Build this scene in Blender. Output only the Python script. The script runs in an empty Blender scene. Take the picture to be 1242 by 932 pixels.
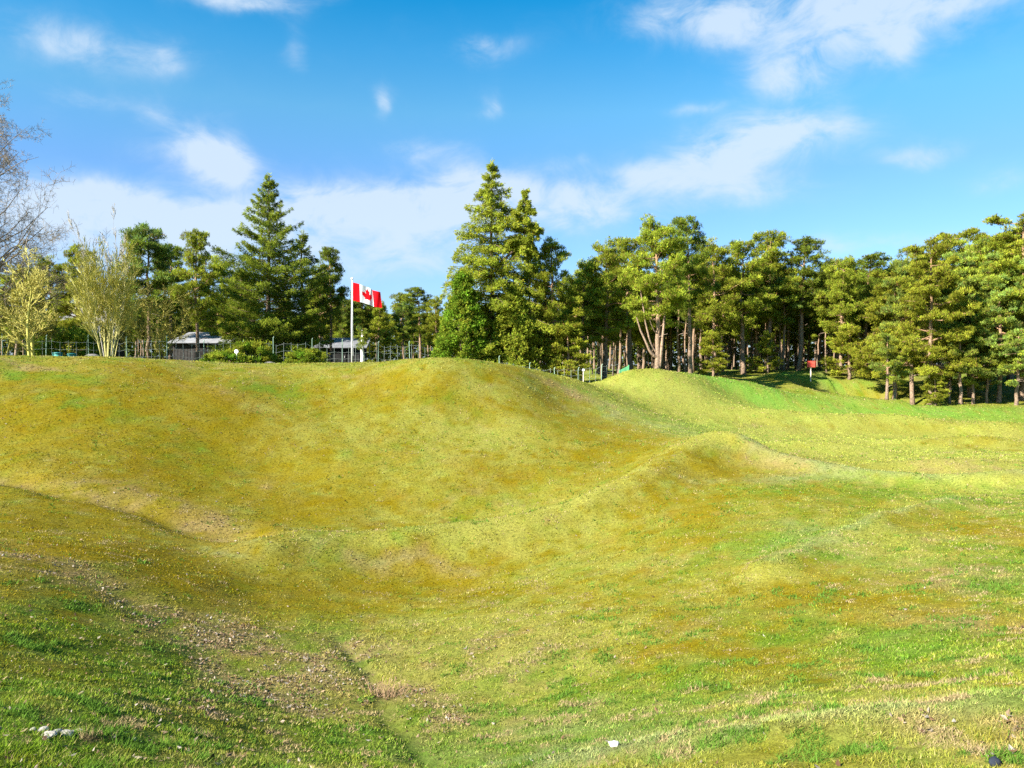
import bpy, math
import numpy as np
from mathutils import Vector

rng = np.random.default_rng(11)
scene = bpy.context.scene
COL = scene.collection
F_PX, CU, CV, PITCH, EYE = 930.0, 621.0, 466.0, math.radians(1.29), 1.65
cp, sp = math.cos(PITCH), math.sin(PITCH)

# ------------------------------------------------------------------ survey: a sight line of the camera -> world
def ray(u, v):
    a = (np.asarray(u, float) - CU) / F_PX
    b = -(np.asarray(v, float) - CV) / F_PX
    return np.stack([a, cp + b * sp + 0 * a, -sp + b * cp + 0 * a], -1)

def at(u, v, Y):
    d = ray(u, v)
    return d * (np.asarray(Y, float) / d[..., 1])[..., None] + np.array([0, 0, EYE])

# ------------------------------------------------------------------ noise
def _hash(ix, iy, seed):
    h = (ix.astype(np.int64) * 374761393 + iy.astype(np.int64) * 668265263 + seed * 1442695041) & 0xffffffff
    h = ((h ^ (h >> 13)) * 1274126177) & 0xffffffff
    return ((h ^ (h >> 16)) & 0xffff) / 65535.0

def vnoise(x, y, s, seed=0):
    x = np.asarray(x, float) / s; y = np.asarray(y, float) / s
    ix = np.floor(x); iy = np.floor(y); fx = x - ix; fy = y - iy
    fx = fx * fx * (3 - 2 * fx); fy = fy * fy * (3 - 2 * fy)
    a = _hash(ix, iy, seed); b = _hash(ix + 1, iy, seed); c = _hash(ix, iy + 1, seed); d = _hash(ix + 1, iy + 1, seed)
    return (a * (1 - fx) + b * fx) * (1 - fy) + (c * (1 - fx) + d * fx) * fy

def fbm(x, y, s, seed=0, o=4):
    r = 0; w = 0; a = 1.0
    for i in range(o):
        r = r + a * vnoise(x, y, s / 2 ** i, seed + 17 * i); w += a; a *= .55
    return r / w

# ------------------------------------------------------------------ terrain
CTRL = [  # sight line and distance of points of the shell-hole ground
 (-120,428,25),(0,430,26),(150,433,28),(240,437,30),(300,440,31),(430,441,33),(530,434,31),(580,437,32),(620,444,33),(660,452,34.5),(700,460,37),
 (760,451,42),(800,453,46),(860,458,52),(940,452,58),(1000,453,58),(1080,486,47),(1160,492,45),(1242,496,44),(1400,500,44),
 (0,434,31.5),(150,438,33.5),(240,443,35.5),(300,446,37),(430,447,39),(530,441,36.5),(580,444,37.5),(620,451,38.5),(-120,433,30),(480,439,32),(365,442,32.5),
 (-150,575,19.5),(0,585,19),(150,612,19),(270,655,18.5),(400,680,18.5),(550,672,19.5),(700,630,21.5),(800,580,24.5),(870,545,27.5),(1000,572,24.5),(1120,587,23),(1242,580,23),(1400,570,23),
 (0,650,14.5),(150,680,14.5),(300,740,14),(450,760,14),(30,668,13.3),(130,720,12.5),(300,830,10),(460,850,10),
 (0,760,9),(0,840,6.4),(150,850,7.0),(100,890,5.4),(0,932,4.2),(250,900,6.5),(350,932,6.3),(530,932,7.2),(700,932,6),(800,910,5.7),(1000,885,5.5),
 (1242,860,5),(1242,932,4),(1000,932,4.5),(600,800,11.5),(750,760,12.5),(750,840,9.2),(950,690,15),(950,800,9.8),(1100,620,19),(1100,760,10.2),(1242,650,15.5),(1242,760,9.4),
 (870,530,31),(1000,540,32),(1000,508,40),(900,490,43),(1000,470,53),(1150,530,36),(1242,520,38),(1242,550,30),(820,500,37),(760,480,38.5),
 (0,500,23),(200,520,24),(400,500,28),(400,590,22.5),(560,500,29),(560,580,23.5),(680,540,27.5),(680,490,32.5),(850,620,20),(640,720,16)]
_c = np.array(CTRL, float)
P3 = at(_c[:, 0], _c[:, 1], _c[:, 2])
EXTRA = [(0,0,0),(-3,1,-.25),(3,1,-.1),(0,-6,.1),(-12,-4,.1),(12,-4,.1),(-12,6,-.7),(-20,12,-.2),(-30,24,1.6),(13,8,-1.3),(24,14,-1.5),(34,24,-1.2),
 (-22,45,1.3),(-12,45,1.3),(-4,45,1.2),(2,46,.7),(5,50,.4),(1.5,42.5,.35),(4,43.5,.2),(6,45,.4),(-30,60,1.4),(-15,62,1.5),(0,62,1.0),(12,62,1.0),(22,68,1.1),(34,62,.8),(44,55,.4),(26,50,-.5),(34,48,-.3),
 (-60,40,1.6),(-60,90,1.6),(-25,95,1.5),(0,95,1.3),(25,95,1.3),(60,90,1.2),(70,40,.2),(60,10,-.2),(-50,0,.5),(0,-40,.4),(60,-30,.2),(-60,-40,.5),
 (-150,150,1.6),(0,150,1.5),(150,150,1.5),(150,0,1),(-150,0,1),(0,-150,1),(-150,-150,1),(150,-150,1)]
P3 = np.vstack([P3, np.array(EXTRA, float)])
def _tpsk(r2):
    return .5 * r2 * np.log(r2 + 1e-9)
_n = len(P3)
_d2 = ((P3[:, None, :2] - P3[None, :, :2]) ** 2).sum(-1) / 100.0
_K = _tpsk(_d2) + np.eye(_n) * .02
_P = np.hstack([np.ones((_n, 1)), P3[:, :2] / 10.0])
_A = np.vstack([np.hstack([_K, _P]), np.hstack([_P.T, np.zeros((3, 3))])])
_w = np.linalg.solve(_A, np.concatenate([P3[:, 2], np.zeros(3)]))

def base_h(x, y):
    x = np.asarray(x, float).ravel(); y = np.asarray(y, float).ravel()
    xc = np.clip(x, -150, 150); yc = np.clip(y, -150, 150)
    out = np.empty(len(x))
    for s in range(0, len(x), 20000):
        e = slice(s, s + 20000)
        r2 = ((xc[e, None] - P3[None, :, 0]) ** 2 + (yc[e, None] - P3[None, :, 1]) ** 2) / 100.0
        out[e] = _tpsk(r2) @ _w[:_n] + _w[_n] + _w[_n + 1] * xc[e] / 10 + _w[_n + 2] * yc[e] / 10
    return out

def march(u, v, hf):
    u = np.atleast_1d(np.asarray(u, float)); v = np.atleast_1d(np.asarray(v, float))
    d = ray(u, v); d = d / d[:, 1:2]
    Y = np.concatenate([np.arange(2, 40, .1), np.arange(40, 110, .4)])
    X = d[:, 0:1] * Y; Z = d[:, 2:3] * Y + EYE
    H = hf(X.ravel(), np.broadcast_to(Y, X.shape).ravel()).reshape(X.shape)
    below = Z < H
    i = np.where(below.any(1), below.argmax(1), len(Y) - 1)
    r = np.arange(len(u))
    return np.stack([X[r, i], Y[i], H[r, i]], -1)

FOLDS = [  # photo polyline, height change, half width (m)
 ([(-60,575),(0,580),(80,597),(150,610),(215,632),(270,650),(330,668)], -.24, .5),
 ([(-60,640),(30,668),(60,685),(130,720),(200,765),(290,830),(400,870)], -.05, .45),
 ([(415,775),(440,810),(470,848),(500,890),(535,932)], -.08, .15),
 ([(350,678),(450,679),(560,666),(640,650),(700,632),(760,605),(800,583),(835,563),(868,550)], .62, 1.1),
 ([(900,552),(930,560),(1000,573),(1060,582),(1120,588),(1180,586),(1250,580)], .32, .6),
 ([(940,690),(1000,660),(1050,640),(1100,622),(1160,612)], .20, .5),
 ([(700,926),(800,912),(900,898),(1000,885),(1120,872),(1250,857)], .12, .35),
 ([(-30,832),(0,838),(120,862),(250,903),(320,935)], .05, .45),
 ([(800,452),(760,449),(720,453)], .15, 1.6)]
FOLD_W = []
for pts, dz, w in FOLDS:
    a = np.array(pts, float)
    FOLD_W.append((march(a[:, 0], a[:, 1], base_h)[:, :2], dz, w))

def polydist(x, y, L):
    best = np.full(len(x), 1e9)
    for a, b in zip(L[:-1], L[1:]):
        ab = b - a; q = np.clip(((x - a[0]) * ab[0] + (y - a[1]) * ab[1]) / (ab @ ab + 1e-9), 0, 1)
        best = np.minimum(best, (x - a[0] - q * ab[0]) ** 2 + (y - a[1] - q * ab[1]) ** 2)
    return np.sqrt(best)

CREST = np.array([((u - CU) / F_PX * Y, Y, d) for u, Y, d in ((-200,27,-.3),(0,28.3,-.34),(40,28.7,-.33),(80,28.8,-.36),(120,29,-.28),(160,29.8,-.22),(200,31,-.22),(240,32,-.18),(280,32,-.22),(320,33.5,-.11),(360,35,0),(400,35,0),
    (440,34.5,-.02),(480,33.5,-.16),(520,33,-.23),(560,33.5,-.28),(600,33.8,-.25),(640,35,-.11),(690,37,0))])   # erosion of the crest line
BUMPS = [(b[0], b[1], q[2], q[3], q[4]) for q in [(1085,517,.55,3.2,1.3),(1180,541,.45,2.8,1.1),(960,512,.5,3.2,1.4),(905,480,.7,3.6,2.2),(822,466,.55,3.0,2.2),(1012,548,.4,2.2,1.0),(1150,568,.35,2.2,.9),(1220,525,.5,2.6,1.2),(300,560,-.3,2.4,2.0),(560,600,-.35,3.2,2.2)]
         for b in [march(q[0], q[1], base_h)[0]]]
HOLLOW = at(1042, 478, 51)[:2]
def height(x, y):
    x = np.asarray(x, float).ravel(); y = np.asarray(y, float).ravel()
    z = base_h(x, y)
    wx = x + (fbm(x, y, 1.6, 5, 2) - .5) * .5; wy = y + (fbm(x, y, 1.6, 9, 2) - .5) * .5
    for L, dz, w in FOLD_W:
        z = z + dz * np.exp(-(polydist(wx, wy, L) / w) ** 2)
    z = z + np.interp(x, CREST[:, 0], CREST[:, 2]) * np.exp(-((y - np.interp(x, CREST[:, 0], CREST[:, 1])) / 5.5) ** 2)
    r2 = ((x - HOLLOW[0]) / 2.6) ** 2 + ((y - HOLLOW[1]) / 3.2) ** 2
    z = z - 2.1 * np.exp(-r2) + .35 * np.exp(-(np.sqrt(r2) - 1.7) ** 2 / .25) * (x < HOLLOW[0])
    kn = at(858, 550, 27.5); z = z + .10 * np.exp(-((x - kn[0]) ** 2 + (y - kn[1]) ** 2) / 6.0)
    for bx, by, bh, brx, bry in BUMPS: z = z + bh * np.exp(-((wx - bx) / brx) ** 2 - ((wy - by) / bry) ** 2)
    far = np.clip((y - 55) / 12, 0, 1)
    z = z + far * (fbm(x, y, 9, 3, 3) - .5) * 1.6
    near = np.clip(1 - np.hypot(x, y) / 60, 0, 1)
    z = z + (fbm(x, y, 2.4, 21, 3) - .5) * .16 + near * (fbm(x, y, .42, 23, 3) - .5) * .07
    return z
def gz(x, y):
    return float(height([x], [y])[0])
def ground_at(u, v):
    return march(u, v, height)

# ------------------------------------------------------------------ ground colour field (kinds of turf; deep green also paints the gully's shadow line)
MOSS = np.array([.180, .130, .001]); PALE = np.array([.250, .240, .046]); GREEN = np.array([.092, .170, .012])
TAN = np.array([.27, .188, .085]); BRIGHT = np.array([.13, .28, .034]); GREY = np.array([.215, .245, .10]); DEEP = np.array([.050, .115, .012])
KINDS = {'m': MOSS, 'p': PALE, 'g': GREEN, 't': TAN, 'b': BRIGHT, 'y': GREY, 'd': DEEP, 'l': np.array([.31, .335, .062]), 'o': np.array([.180, .122, .003])}
PATCH = [  # u, v, ru, rv, kind, weight
 (1000,505,150,14,'l',.8),(1130,545,140,14,'l',.8),(900,525,110,14,'l',.7),(1200,575,90,10,'l',.6),(850,475,70,12,'l',.7),(760,470,50,12,'l',.5),
 (160,560,200,60,'o',.7),(420,700,150,34,'o',.7),(330,530,160,50,'o',.45),(120,660,140,40,'o',.7),(250,470,160,30,'o',.5),(520,475,120,24,'o',.5),(850,565,60,16,'o',.7),(640,580,110,24,'o',.5),(1085,519,50,6,'o',.6),(1180,542,50,5,'o',.6),(960,514,50,6,'o',.5),(850,640,80,30,'o',.4),(730,540,80,18,'o',.4),(980,730,110,36,'o',.35),
 (90,475,110,30,'m',1),(220,465,70,18,'m',.9),(150,535,150,35,'m',1),(330,555,110,38,'m',1),(130,635,150,40,'m',1.2),(430,712,140,32,'m',1.4),(190,690,130,36,'m',1.3),
 (420,620,100,40,'m',1.1),(480,478,120,24,'m',.8),(300,505,80,20,'m',.6),(665,488,80,20,'m',.5),(740,535,70,22,'m',.7),(850,568,55,20,'m',1),(640,572,90,18,'m',.6),
 (1000,715,110,40,'m',.6),(820,650,90,40,'m',.8),(1180,540,60,8,'m',.6),(1080,517,60,9,'m',.5),(960,512,60,8,'m',.5),(800,590,60,22,'m',.7),(880,790,90,40,'m',.6),
 (720,730,90,35,'m',.6),(1130,740,90,35,'m',.5),(1180,640,70,25,'m',.4),(620,690,60,25,'m',.5),(980,600,60,14,'m',.5),
 (370,525,60,35,'p',.9),(600,530,90,28,'p',.8),(580,655,80,16,'p',1.2),(600,770,130,60,'p',.9),(560,460,80,12,'p',.5),(700,460,60,10,'p',.3),(850,490,110,18,'p',.8),(1100,532,150,14,'p',1.5),(1160,562,90,8,'p',.8),(900,512,90,12,'p',1),(850,472,50,14,'p',1.2),(1010,548,90,8,'p',.8),
 (900,700,60,30,'p',.8),(700,610,70,20,'p',.7),(760,690,60,30,'p',.6),(330,690,70,16,'p',.7),(1000,860,120,24,'p',.5),(1050,660,80,22,'p',.6),(500,560,80,40,'p',.5),(470,640,60,18,'p',.6),
 (60,455,70,10,'g',1.2),(330,478,40,12,'g',.9),(130,500,70,14,'g',.6),(230,555,60,18,'g',.6),(400,655,40,12,'g',.8),(900,660,90,28,'g',.7),(1090,790,90,36,'g',1.1),(1200,700,80,45,'g',.8),
 (700,875,170,36,'g',.7),(500,915,90,26,'g',1.1),(70,890,130,50,'g',1.3),(60,770,90,60,'g',.8),(230,815,110,50,'g',.8),(110,790,120,60,'m',.6),(30,710,60,30,'m',.6),(1180,605,100,22,'g',.6),(840,515,70,10,'g',.7),(1000,592,100,12,'g',.6),
 (560,490,60,10,'g',.4),(470,550,40,16,'g',.3),(960,780,60,30,'g',.6),(1220,840,60,40,'g',.7),(380,760,40,20,'g',.5),(380,900,60,30,'g',.9),(600,850,60,20,'g',.5),
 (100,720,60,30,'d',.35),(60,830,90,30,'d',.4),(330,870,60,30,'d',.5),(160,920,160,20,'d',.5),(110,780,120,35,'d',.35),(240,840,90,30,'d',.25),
 (950,480,100,7,'b',.7),(1140,503,140,6,'b',.6),(880,462,60,6,'b',.7),(990,462,60,6,'b',.7),(920,660,45,14,'b',.5),(1080,780,40,24,'b',.5),(490,645,14,5,'b',.9),(1170,500,120,7,'b',.3),
 (820,520,90,9,'y',.4),(900,548,80,9,'y',.15),(700,905,170,20,'y',.9),(960,895,130,16,'y',.9),(820,480,60,8,'y',.15),(960,655,60,18,'y',.4),(1000,580,130,7,'y',.6),(450,680,90,6,'y',.7),(330,660,60,12,'y',.5),
 (130,592,50,10,'t',1.3),(180,612,40,8,'t',1.2),(85,700,40,12,'t',1.2),(262,648,45,11,'t',1.4),(230,765,70,22,'t',1.1),(350,830,70,36,'t',1.3),(480,690,70,8,'t',1.1),(480,838,40,18,'t',1.1),
 (330,588,22,6,'t',.9),(690,477,40,4,'t',.7),(1180,570,60,8,'t',.7),(1190,893,70,16,'t',1.3),(540,870,60,26,'t',.9),(430,795,40,18,'t',.9),(235,858,22,10,'t',1),(300,790,50,20,'t',.9),
 (40,445,50,5,'t',.9),(1150,700,60,24,'t',.5),(960,560,50,10,'t',.4),(260,478,50,8,'t',.5),(620,790,50,20,'t',.4),(940,520,60,8,'t',.4),(1190,760,50,26,'t',.5),(70,885,34,8,'t',.9),
 (30,672,20,6,'t',1),(130,725,30,9,'t',1.1),(170,750,24,9,'t',1.1)]
PW = []
_p = np.array([q[:4] for q in PATCH], float)
_c0 = ground_at(_p[:, 0], _p[:, 1]); _cn = ground_at(_p[:, 0], np.minimum(_p[:, 1] + _p[:, 3], 945)); _cf = ground_at(_p[:, 0], np.maximum(_p[:, 1] - _p[:, 3], 452))
for i, q in enumerate(PATCH):
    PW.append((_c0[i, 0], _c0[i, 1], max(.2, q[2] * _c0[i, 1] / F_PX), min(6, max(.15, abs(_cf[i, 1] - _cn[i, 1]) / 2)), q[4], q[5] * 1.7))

def turf(x, y, fine=True):
    """weights of the turf kinds at x, y -> colour (n,3), weight of the tan litter, weight of moss"""
    x = np.asarray(x, float); y = np.asarray(y, float)
    wx = x + (fbm(x, y, 1.1, 31, 4) - .5) * 1.5; wy = y + (fbm(x, y, 1.1, 37, 4) - .5) * 1.7
    vx = x + (fbm(x, y, 1.1, 31, 4) - .5) * .4; vy = y + (fbm(x, y, 1.1, 37, 4) - .5) * .4
    W = {k: np.zeros(len(x)) for k in KINDS}
    W['m'] += .17; W['p'] += .32; W['g'] += .15
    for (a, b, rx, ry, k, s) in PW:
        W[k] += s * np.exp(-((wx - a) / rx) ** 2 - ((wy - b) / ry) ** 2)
    for i, (k, s, wd) in {3: ('p', 2.6, .5), 4: ('y', 1.0, .3), 5: ('y', .8, .28), 0: ('t', .8, .3), 1: ('t', .8, .28), 2: ('d', 1.0, .16), 6: ('y', 1.4, .25), 7: ('b', .35, .35)}.items():  # deep green along the narrow gully paints in the shadow of its step
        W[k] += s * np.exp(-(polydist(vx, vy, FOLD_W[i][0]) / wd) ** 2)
    far = np.clip((y - 56) / 8, 0, 1)
    W['t'] += far * .5; W['g'] += far * .8; W['b'] += far * .3
    if True:
        for j, (k, amp) in enumerate([('m', 1.5), ('p', 1.5), ('g', 1.7), ('t', 1.6), ('b', 1.2), ('y', 1.3), ('d', 1.4), ('l', 1.2), ('o', 1.5)]):
            n = .42 * fbm(x, y, .9, 41 + 7 * j, 4) + .58 * fbm(x, y, .24, 43 + 7 * j, 3)
            W[k] *= np.clip(1 + amp * 4.0 * (n - .5), .04, 4)
            if k in 'gtp': W[k] += (.35 if k != 't' else .28) * np.clip((fbm(x, y, .6, 141 + j, 4) - .60) * 9, 0, 1)
    tot = sum(W.values())
    c = sum(W[k][:, None] * KINDS[k] for k in KINDS) / tot[:, None]
    return c, W['t'] / tot, W['m'] / tot

# ------------------------------------------------------------------ mesh helpers
def mesh_from(name, V, T, col=None, mats=(), mi=None, smooth=False):
    me = bpy.data.meshes.new(name)
    V = np.ascontiguousarray(V, np.float32); T = np.ascontiguousarray(T, np.int32)
    k = T.shape[1]
    me.vertices.add(len(V)); me.vertices.foreach_set('co', V.ravel())
    me.loops.add(T.size); me.loops.foreach_set('vertex_index', T.ravel())
    me.polygons.add(len(T)); me.polygons.foreach_set('loop_start', np.arange(0, T.size, k, dtype=np.int32))
    try: me.polygons.foreach_set('loop_total', np.full(len(T), k, np.int32))
    except Exception: pass
    for m in mats: me.materials.append(m)
    if mi is not None: me.polygons.foreach_set('material_index', np.ascontiguousarray(mi, np.int32))
    me.polygons.foreach_set('use_smooth', np.full(len(T), smooth))
    if col is not None:
        a = me.color_attributes.new('col', 'FLOAT_COLOR', 'POINT')
        c4 = np.ones((len(V), 4), np.float32); c4[:, :3] = col
        a.data.foreach_set('color', c4.ravel())
    me.update(calc_edges=True)
    return me

class MB:
    """collects triangle soup with colours"""
    def __init__(s): s.V = []; s.T = []; s.C = []; s.n = 0
    def add(s, V, T, c):
        V = np.asarray(V, float).reshape(-1, 3); T = np.asarray(T, int)
        if T.shape[1] == 4: T = np.vstack([T[:, [0, 1, 2]], T[:, [0, 2, 3]]])
        s.V.append(V); s.T.append(T + s.n); s.C.append(np.broadcast_to(np.asarray(c, float), V.shape)); s.n += len(V)
    def mesh(s, name, mat, smooth=False):
        return mesh_from(name, np.vstack(s.V), np.vstack(s.T), np.vstack(s.C), [mat], smooth=smooth)
    def tube(s, P, r, c, k=7, cap=True):
        P = np.asarray(P, float); n = len(P); r = np.broadcast_to(np.asarray(r, float), (n,))
        t = np.gradient(P, axis=0); t /= np.linalg.norm(t, axis=1)[:, None] + 1e-9
        ref = np.where(np.abs(t[:, 2:3]) > .9, np.array([[1., 0, 0]]), np.array([[0, 0, 1.]]))
        if n > 1 and np.abs(t[:, 2]).max() > .9: ref = np.broadcast_to(np.array([1., .02, 0]) if np.abs(t[:, 0]).max() < .9 else np.array([0, 1., 0.]), t.shape)
        a = np.cross(t, ref); a /= np.linalg.norm(a, axis=1)[:, None] + 1e-9
        b = np.cross(t, a)
        th = np.arange(k) * 2 * np.pi / k
        V = P[:, None] + r[:, None, None] * (np.cos(th)[None, :, None] * a[:, None] + np.sin(th)[None, :, None] * b[:, None])
        i = np.arange(n - 1)[:, None] * k; j = np.arange(k)[None]; j2 = (j + 1) % k
        Q = np.stack([i + j, i + j2, i + k + j2, i + k + j], -1).reshape(-1, 4)
        V = V.reshape(-1, 3); T = np.vstack([Q[:, [0, 1, 2]], Q[:, [0, 2, 3]]])
        cc = np.broadcast_to(np.asarray(c, float), (n, 3)) if np.ndim(c) == 2 else np.broadcast_to(np.asarray(c, float), (n, 3))
        cc = np.repeat(cc, k, axis=0)
        if cap:
            V = np.vstack([V, P[-1:], P[:1]]); m = n * k
            T = np.vstack([T] + [np.stack([(n - 1) * k + j[0], (n - 1) * k + j2[0], np.full(k, m)], -1), np.stack([j2[0], j[0], np.full(k, m + 1)], -1)])
            cc = np.vstack([cc, cc[-1:], cc[:1]])
        s.add(V, T, cc)
    def segs(s, A, B, ra, rb, c, k=3):
        A = np.asarray(A, float); B = np.asarray(B, float); n = len(A)
        t = B - A; t /= np.linalg.norm(t, axis=1)[:, None] + 1e-9
        ref = np.where(np.abs(t[:, 2:3]) > .8, np.array([[1., 0, 0]]), np.array([[0, 0, 1.]]))
        a = np.cross(t, ref); a /= np.linalg.norm(a, axis=1)[:, None] + 1e-9
        b = np.cross(t, a); th = np.arange(k) * 2 * np.pi / k
        off = np.cos(th)[None, :, None] * a[:, None] + np.sin(th)[None, :, None] * b[:, None]
        ra = np.broadcast_to(ra, (n,))[:, None, None]; rb = np.broadcast_to(rb, (n,))[:, None, None]
        V = np.concatenate([A[:, None] + ra * off, B[:, None] + rb * off], 1).reshape(-1, 3)
        i = np.arange(n)[:, None] * 2 * k; j = np.arange(k)[None]; j2 = (j + 1) % k
        Q = np.stack([i + j, i + j2, i + k + j2, i + k + j], -1).reshape(-1, 4)
        cc = np.repeat(np.broadcast_to(np.asarray(c, float), (n, 3)), 2 * k, axis=0)
        s.add(V, Q, cc)
    def box(s, x0, x1, y0, y1, z0, z1, c, R=None):
        V = np.array([[x, y, z] for z in (z0, z1) for y in (y0, y1) for x in (x0, x1)], float)
        if R is not None: V = V @ np.asarray(R).T
        Q = [[0, 2, 3, 1], [4, 5, 7, 6], [0, 1, 5, 4], [2, 6, 7, 3], [0, 4, 6, 2], [1, 3, 7, 5]]
        s.add(V, Q, c)
    def needles(s, P, D, size, n, width, spread, col, jit=.25):
        """tufts of n thin leaf faces at P, pointing about D"""
        N = len(P)
        P = np.repeat(P, n, 0); D = np.repeat(D, n, 0); size = np.repeat(np.broadcast_to(size, (N,)), n); col = np.repeat(np.broadcast_to(col, (N, 3)), n, 0)
        M = N * n
        d = D + spread * rng.normal(size=(M, 3)); d /= np.linalg.norm(d, axis=1)[:, None] + 1e-9
        L = size * rng.uniform(.55, 1.15, M)
        b = P + jit * size[:, None] * rng.normal(size=(M, 3))
        sd = np.cross(d, D * .8 + np.array([0, 0, .7]) + .75 * rng.normal(size=(M, 3))); sd /= np.linalg.norm(sd, axis=1)[:, None] + 1e-9
        sd *= (width * L)[:, None]
        mid = b + d * (L * .45)[:, None]
        V = np.stack([b, mid + sd, b + d * L[:, None], mid - sd], 1).reshape(-1, 3)
        c = np.clip(col * rng.uniform(.78, 1.22, (M, 1)) * (1 + .08 * rng.normal(size=(M, 3))), .005, .6)
        i = np.arange(M)[:, None] * 4
        T = np.hstack([i, i + 1, i + 2, i + 3])
        s.add(V, T, np.repeat(c, 4, 0))

def link(name, data, parent=None, loc=None, rot=None, scale=None):
    o = bpy.data.objects.new(name, data); COL.objects.link(o)
    if parent is not None: o.parent = parent
    if loc is not None: o.location = [float(q) for q in loc]
    if rot is not None: o.rotation_euler = rot
    if scale is not None: o.scale = scale
    return o
def tag(o, label=None, cat=None, group=None, kind=None):
    if label: o['label'] = label
    if cat: o['category'] = cat
    if group: o['group'] = group
    if kind: o['kind'] = kind
    return o

# ------------------------------------------------------------------ materials
def newmat(name):
    m = bpy.data.materials.new(name); m.use_nodes = True
    nt = m.node_tree; nt.nodes.clear()
    out = nt.nodes.new('ShaderNodeOutputMaterial')
    return m, nt, out
def N(nt, t, **kw):
    n = nt.nodes.new(t)
    for k, v in kw.items():
        if k.startswith('i_'): n.inputs[int(k[2:]) if k[2:].isdigit() else k[2:]].default_value = v
        else: setattr(n, k, v)
    return n
def attr_col(nt):
    return N(nt, 'ShaderNodeAttribute', attribute_name='col').outputs['Color']

def mat_ground():
    m, nt, out = newmat('turf_soil'); L = nt.links.new
    tc = N(nt, 'ShaderNodeTexCoord')
    n1 = N(nt, 'ShaderNodeTexNoise'); n1.inputs['Scale'].default_value = 14; n1.inputs['Detail'].default_value = 8; n1.inputs['Roughness'].default_value = .7
    n2 = N(nt, 'ShaderNodeTexNoise'); n2.inputs['Scale'].default_value = 60; n2.inputs['Detail'].default_value = 4
    L(tc.outputs['Object'], n1.inputs['Vector']); L(tc.outputs['Object'], n2.inputs['Vector'])
    mr = N(nt, 'ShaderNodeMapRange'); mr.inputs[1].default_value = .3; mr.inputs[2].default_value = .7; mr.inputs[3].default_value = .55; mr.inputs[4].default_value = 1.3
    L(n1.outputs['Fac'], mr.inputs[0])
    mr2 = N(nt, 'ShaderNodeMapRange'); mr2.inputs[1].default_value = .3; mr2.inputs[2].default_value = .7; mr2.inputs[3].default_value = .6; mr2.inputs[4].default_value = 1.3
    L(n2.outputs['Fac'], mr2.inputs[0])
    mu = N(nt, 'ShaderNodeMath', operation='MULTIPLY'); L(mr.outputs[0], mu.inputs[0]); L(mr2.outputs[0], mu.inputs[1])
    vm = N(nt, 'ShaderNodeVectorMath', operation='SCALE'); L(attr_col(nt), vm.inputs[0]); L(mu.outputs[0], vm.inputs['Scale'])
    bs = N(nt, 'ShaderNodeBsdfPrincipled'); bs.inputs['Roughness'].default_value = .95; bs.inputs['Specular IOR Level'].default_value = .05
    L(vm.outputs[0], bs.inputs['Base Color'])
    bp = N(nt, 'ShaderNodeBump'); bp.inputs['Strength'].default_value = .5; bp.inputs['Distance'].default_value = .03
    L(n1.outputs['Fac'], bp.inputs['Height']); L(bp.outputs[0], bs.inputs['Normal'])
    L(bs.outputs[0], out.inputs[0]); return m

def mat_leaf(name, trans=.3, vary=.12, gloss=.0):
    m, nt, out = newmat(name); L = nt.links.new
    oi = N(nt, 'ShaderNodeObjectInfo')
    hs = N(nt, 'ShaderNodeHueSaturation')
    mr = N(nt, 'ShaderNodeMapRange'); mr.inputs[3].default_value = 1 - vary; mr.inputs[4].default_value = 1 + vary
    mh = N(nt, 'ShaderNodeMapRange'); mh.inputs[3].default_value = .5 - vary * .05; mh.inputs[4].default_value = .5 + vary * .05
    L(oi.outputs['Random'], mr.inputs[0]); L(oi.outputs['Random'], mh.inputs[0])
    L(mr.outputs[0], hs.inputs['Value']); L(mh.outputs[0], hs.inputs['Hue']); L(attr_col(nt), hs.inputs['Color'])
    d = N(nt, 'ShaderNodeBsdfDiffuse'); t = N(nt, 'ShaderNodeBsdfTranslucent'); mx = N(nt, 'ShaderNodeMixShader'); mx.inputs[0].default_value = trans
    L(hs.outputs[0], d.inputs['Color']); L(hs.outputs[0], t.inputs['Color']); L(d.outputs[0], mx.inputs[1]); L(t.outputs[0], mx.inputs[2])
    L(mx.outputs[0], out.inputs[0]); return m

def mat_vcol(name, rough=.8, bump=0, scale=10, spec=.2, metal=0., amp=.25):
    m, nt, out = newmat(name); L = nt.links.new
    tc = N(nt, 'ShaderNodeTexCoord'); n1 = N(nt, 'ShaderNodeTexNoise'); n1.inputs['Scale'].default_value = scale; n1.inputs['Detail'].default_value = 5
    L(tc.outputs['Object'], n1.inputs['Vector'])
    mr = N(nt, 'ShaderNodeMapRange'); mr.inputs[1].default_value = .3; mr.inputs[2].default_value = .7; mr.inputs[3].default_value = 1 - amp; mr.inputs[4].default_value = 1 + amp
    L(n1.outputs['Fac'], mr.inputs[0])
    vm = N(nt, 'ShaderNodeVectorMath', operation='SCALE'); L(attr_col(nt), vm.inputs[0]); L(mr.outputs[0], vm.inputs['Scale'])
    bs = N(nt, 'ShaderNodeBsdfPrincipled'); bs.inputs['Roughness'].default_value = rough; bs.inputs['Specular IOR Level'].default_value = spec; bs.inputs['Metallic'].default_value = metal
    L(vm.outputs[0], bs.inputs['Base Color'])
    if bump:
        bp = N(nt, 'ShaderNodeBump'); bp.inputs['Strength'].default_value = bump; bp.inputs['Distance'].default_value = .05
        L(n1.outputs['Fac'], bp.inputs['Height']); L(bp.outputs[0], bs.inputs['Normal'])
    L(bs.outputs[0], out.inputs[0]); return m

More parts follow.
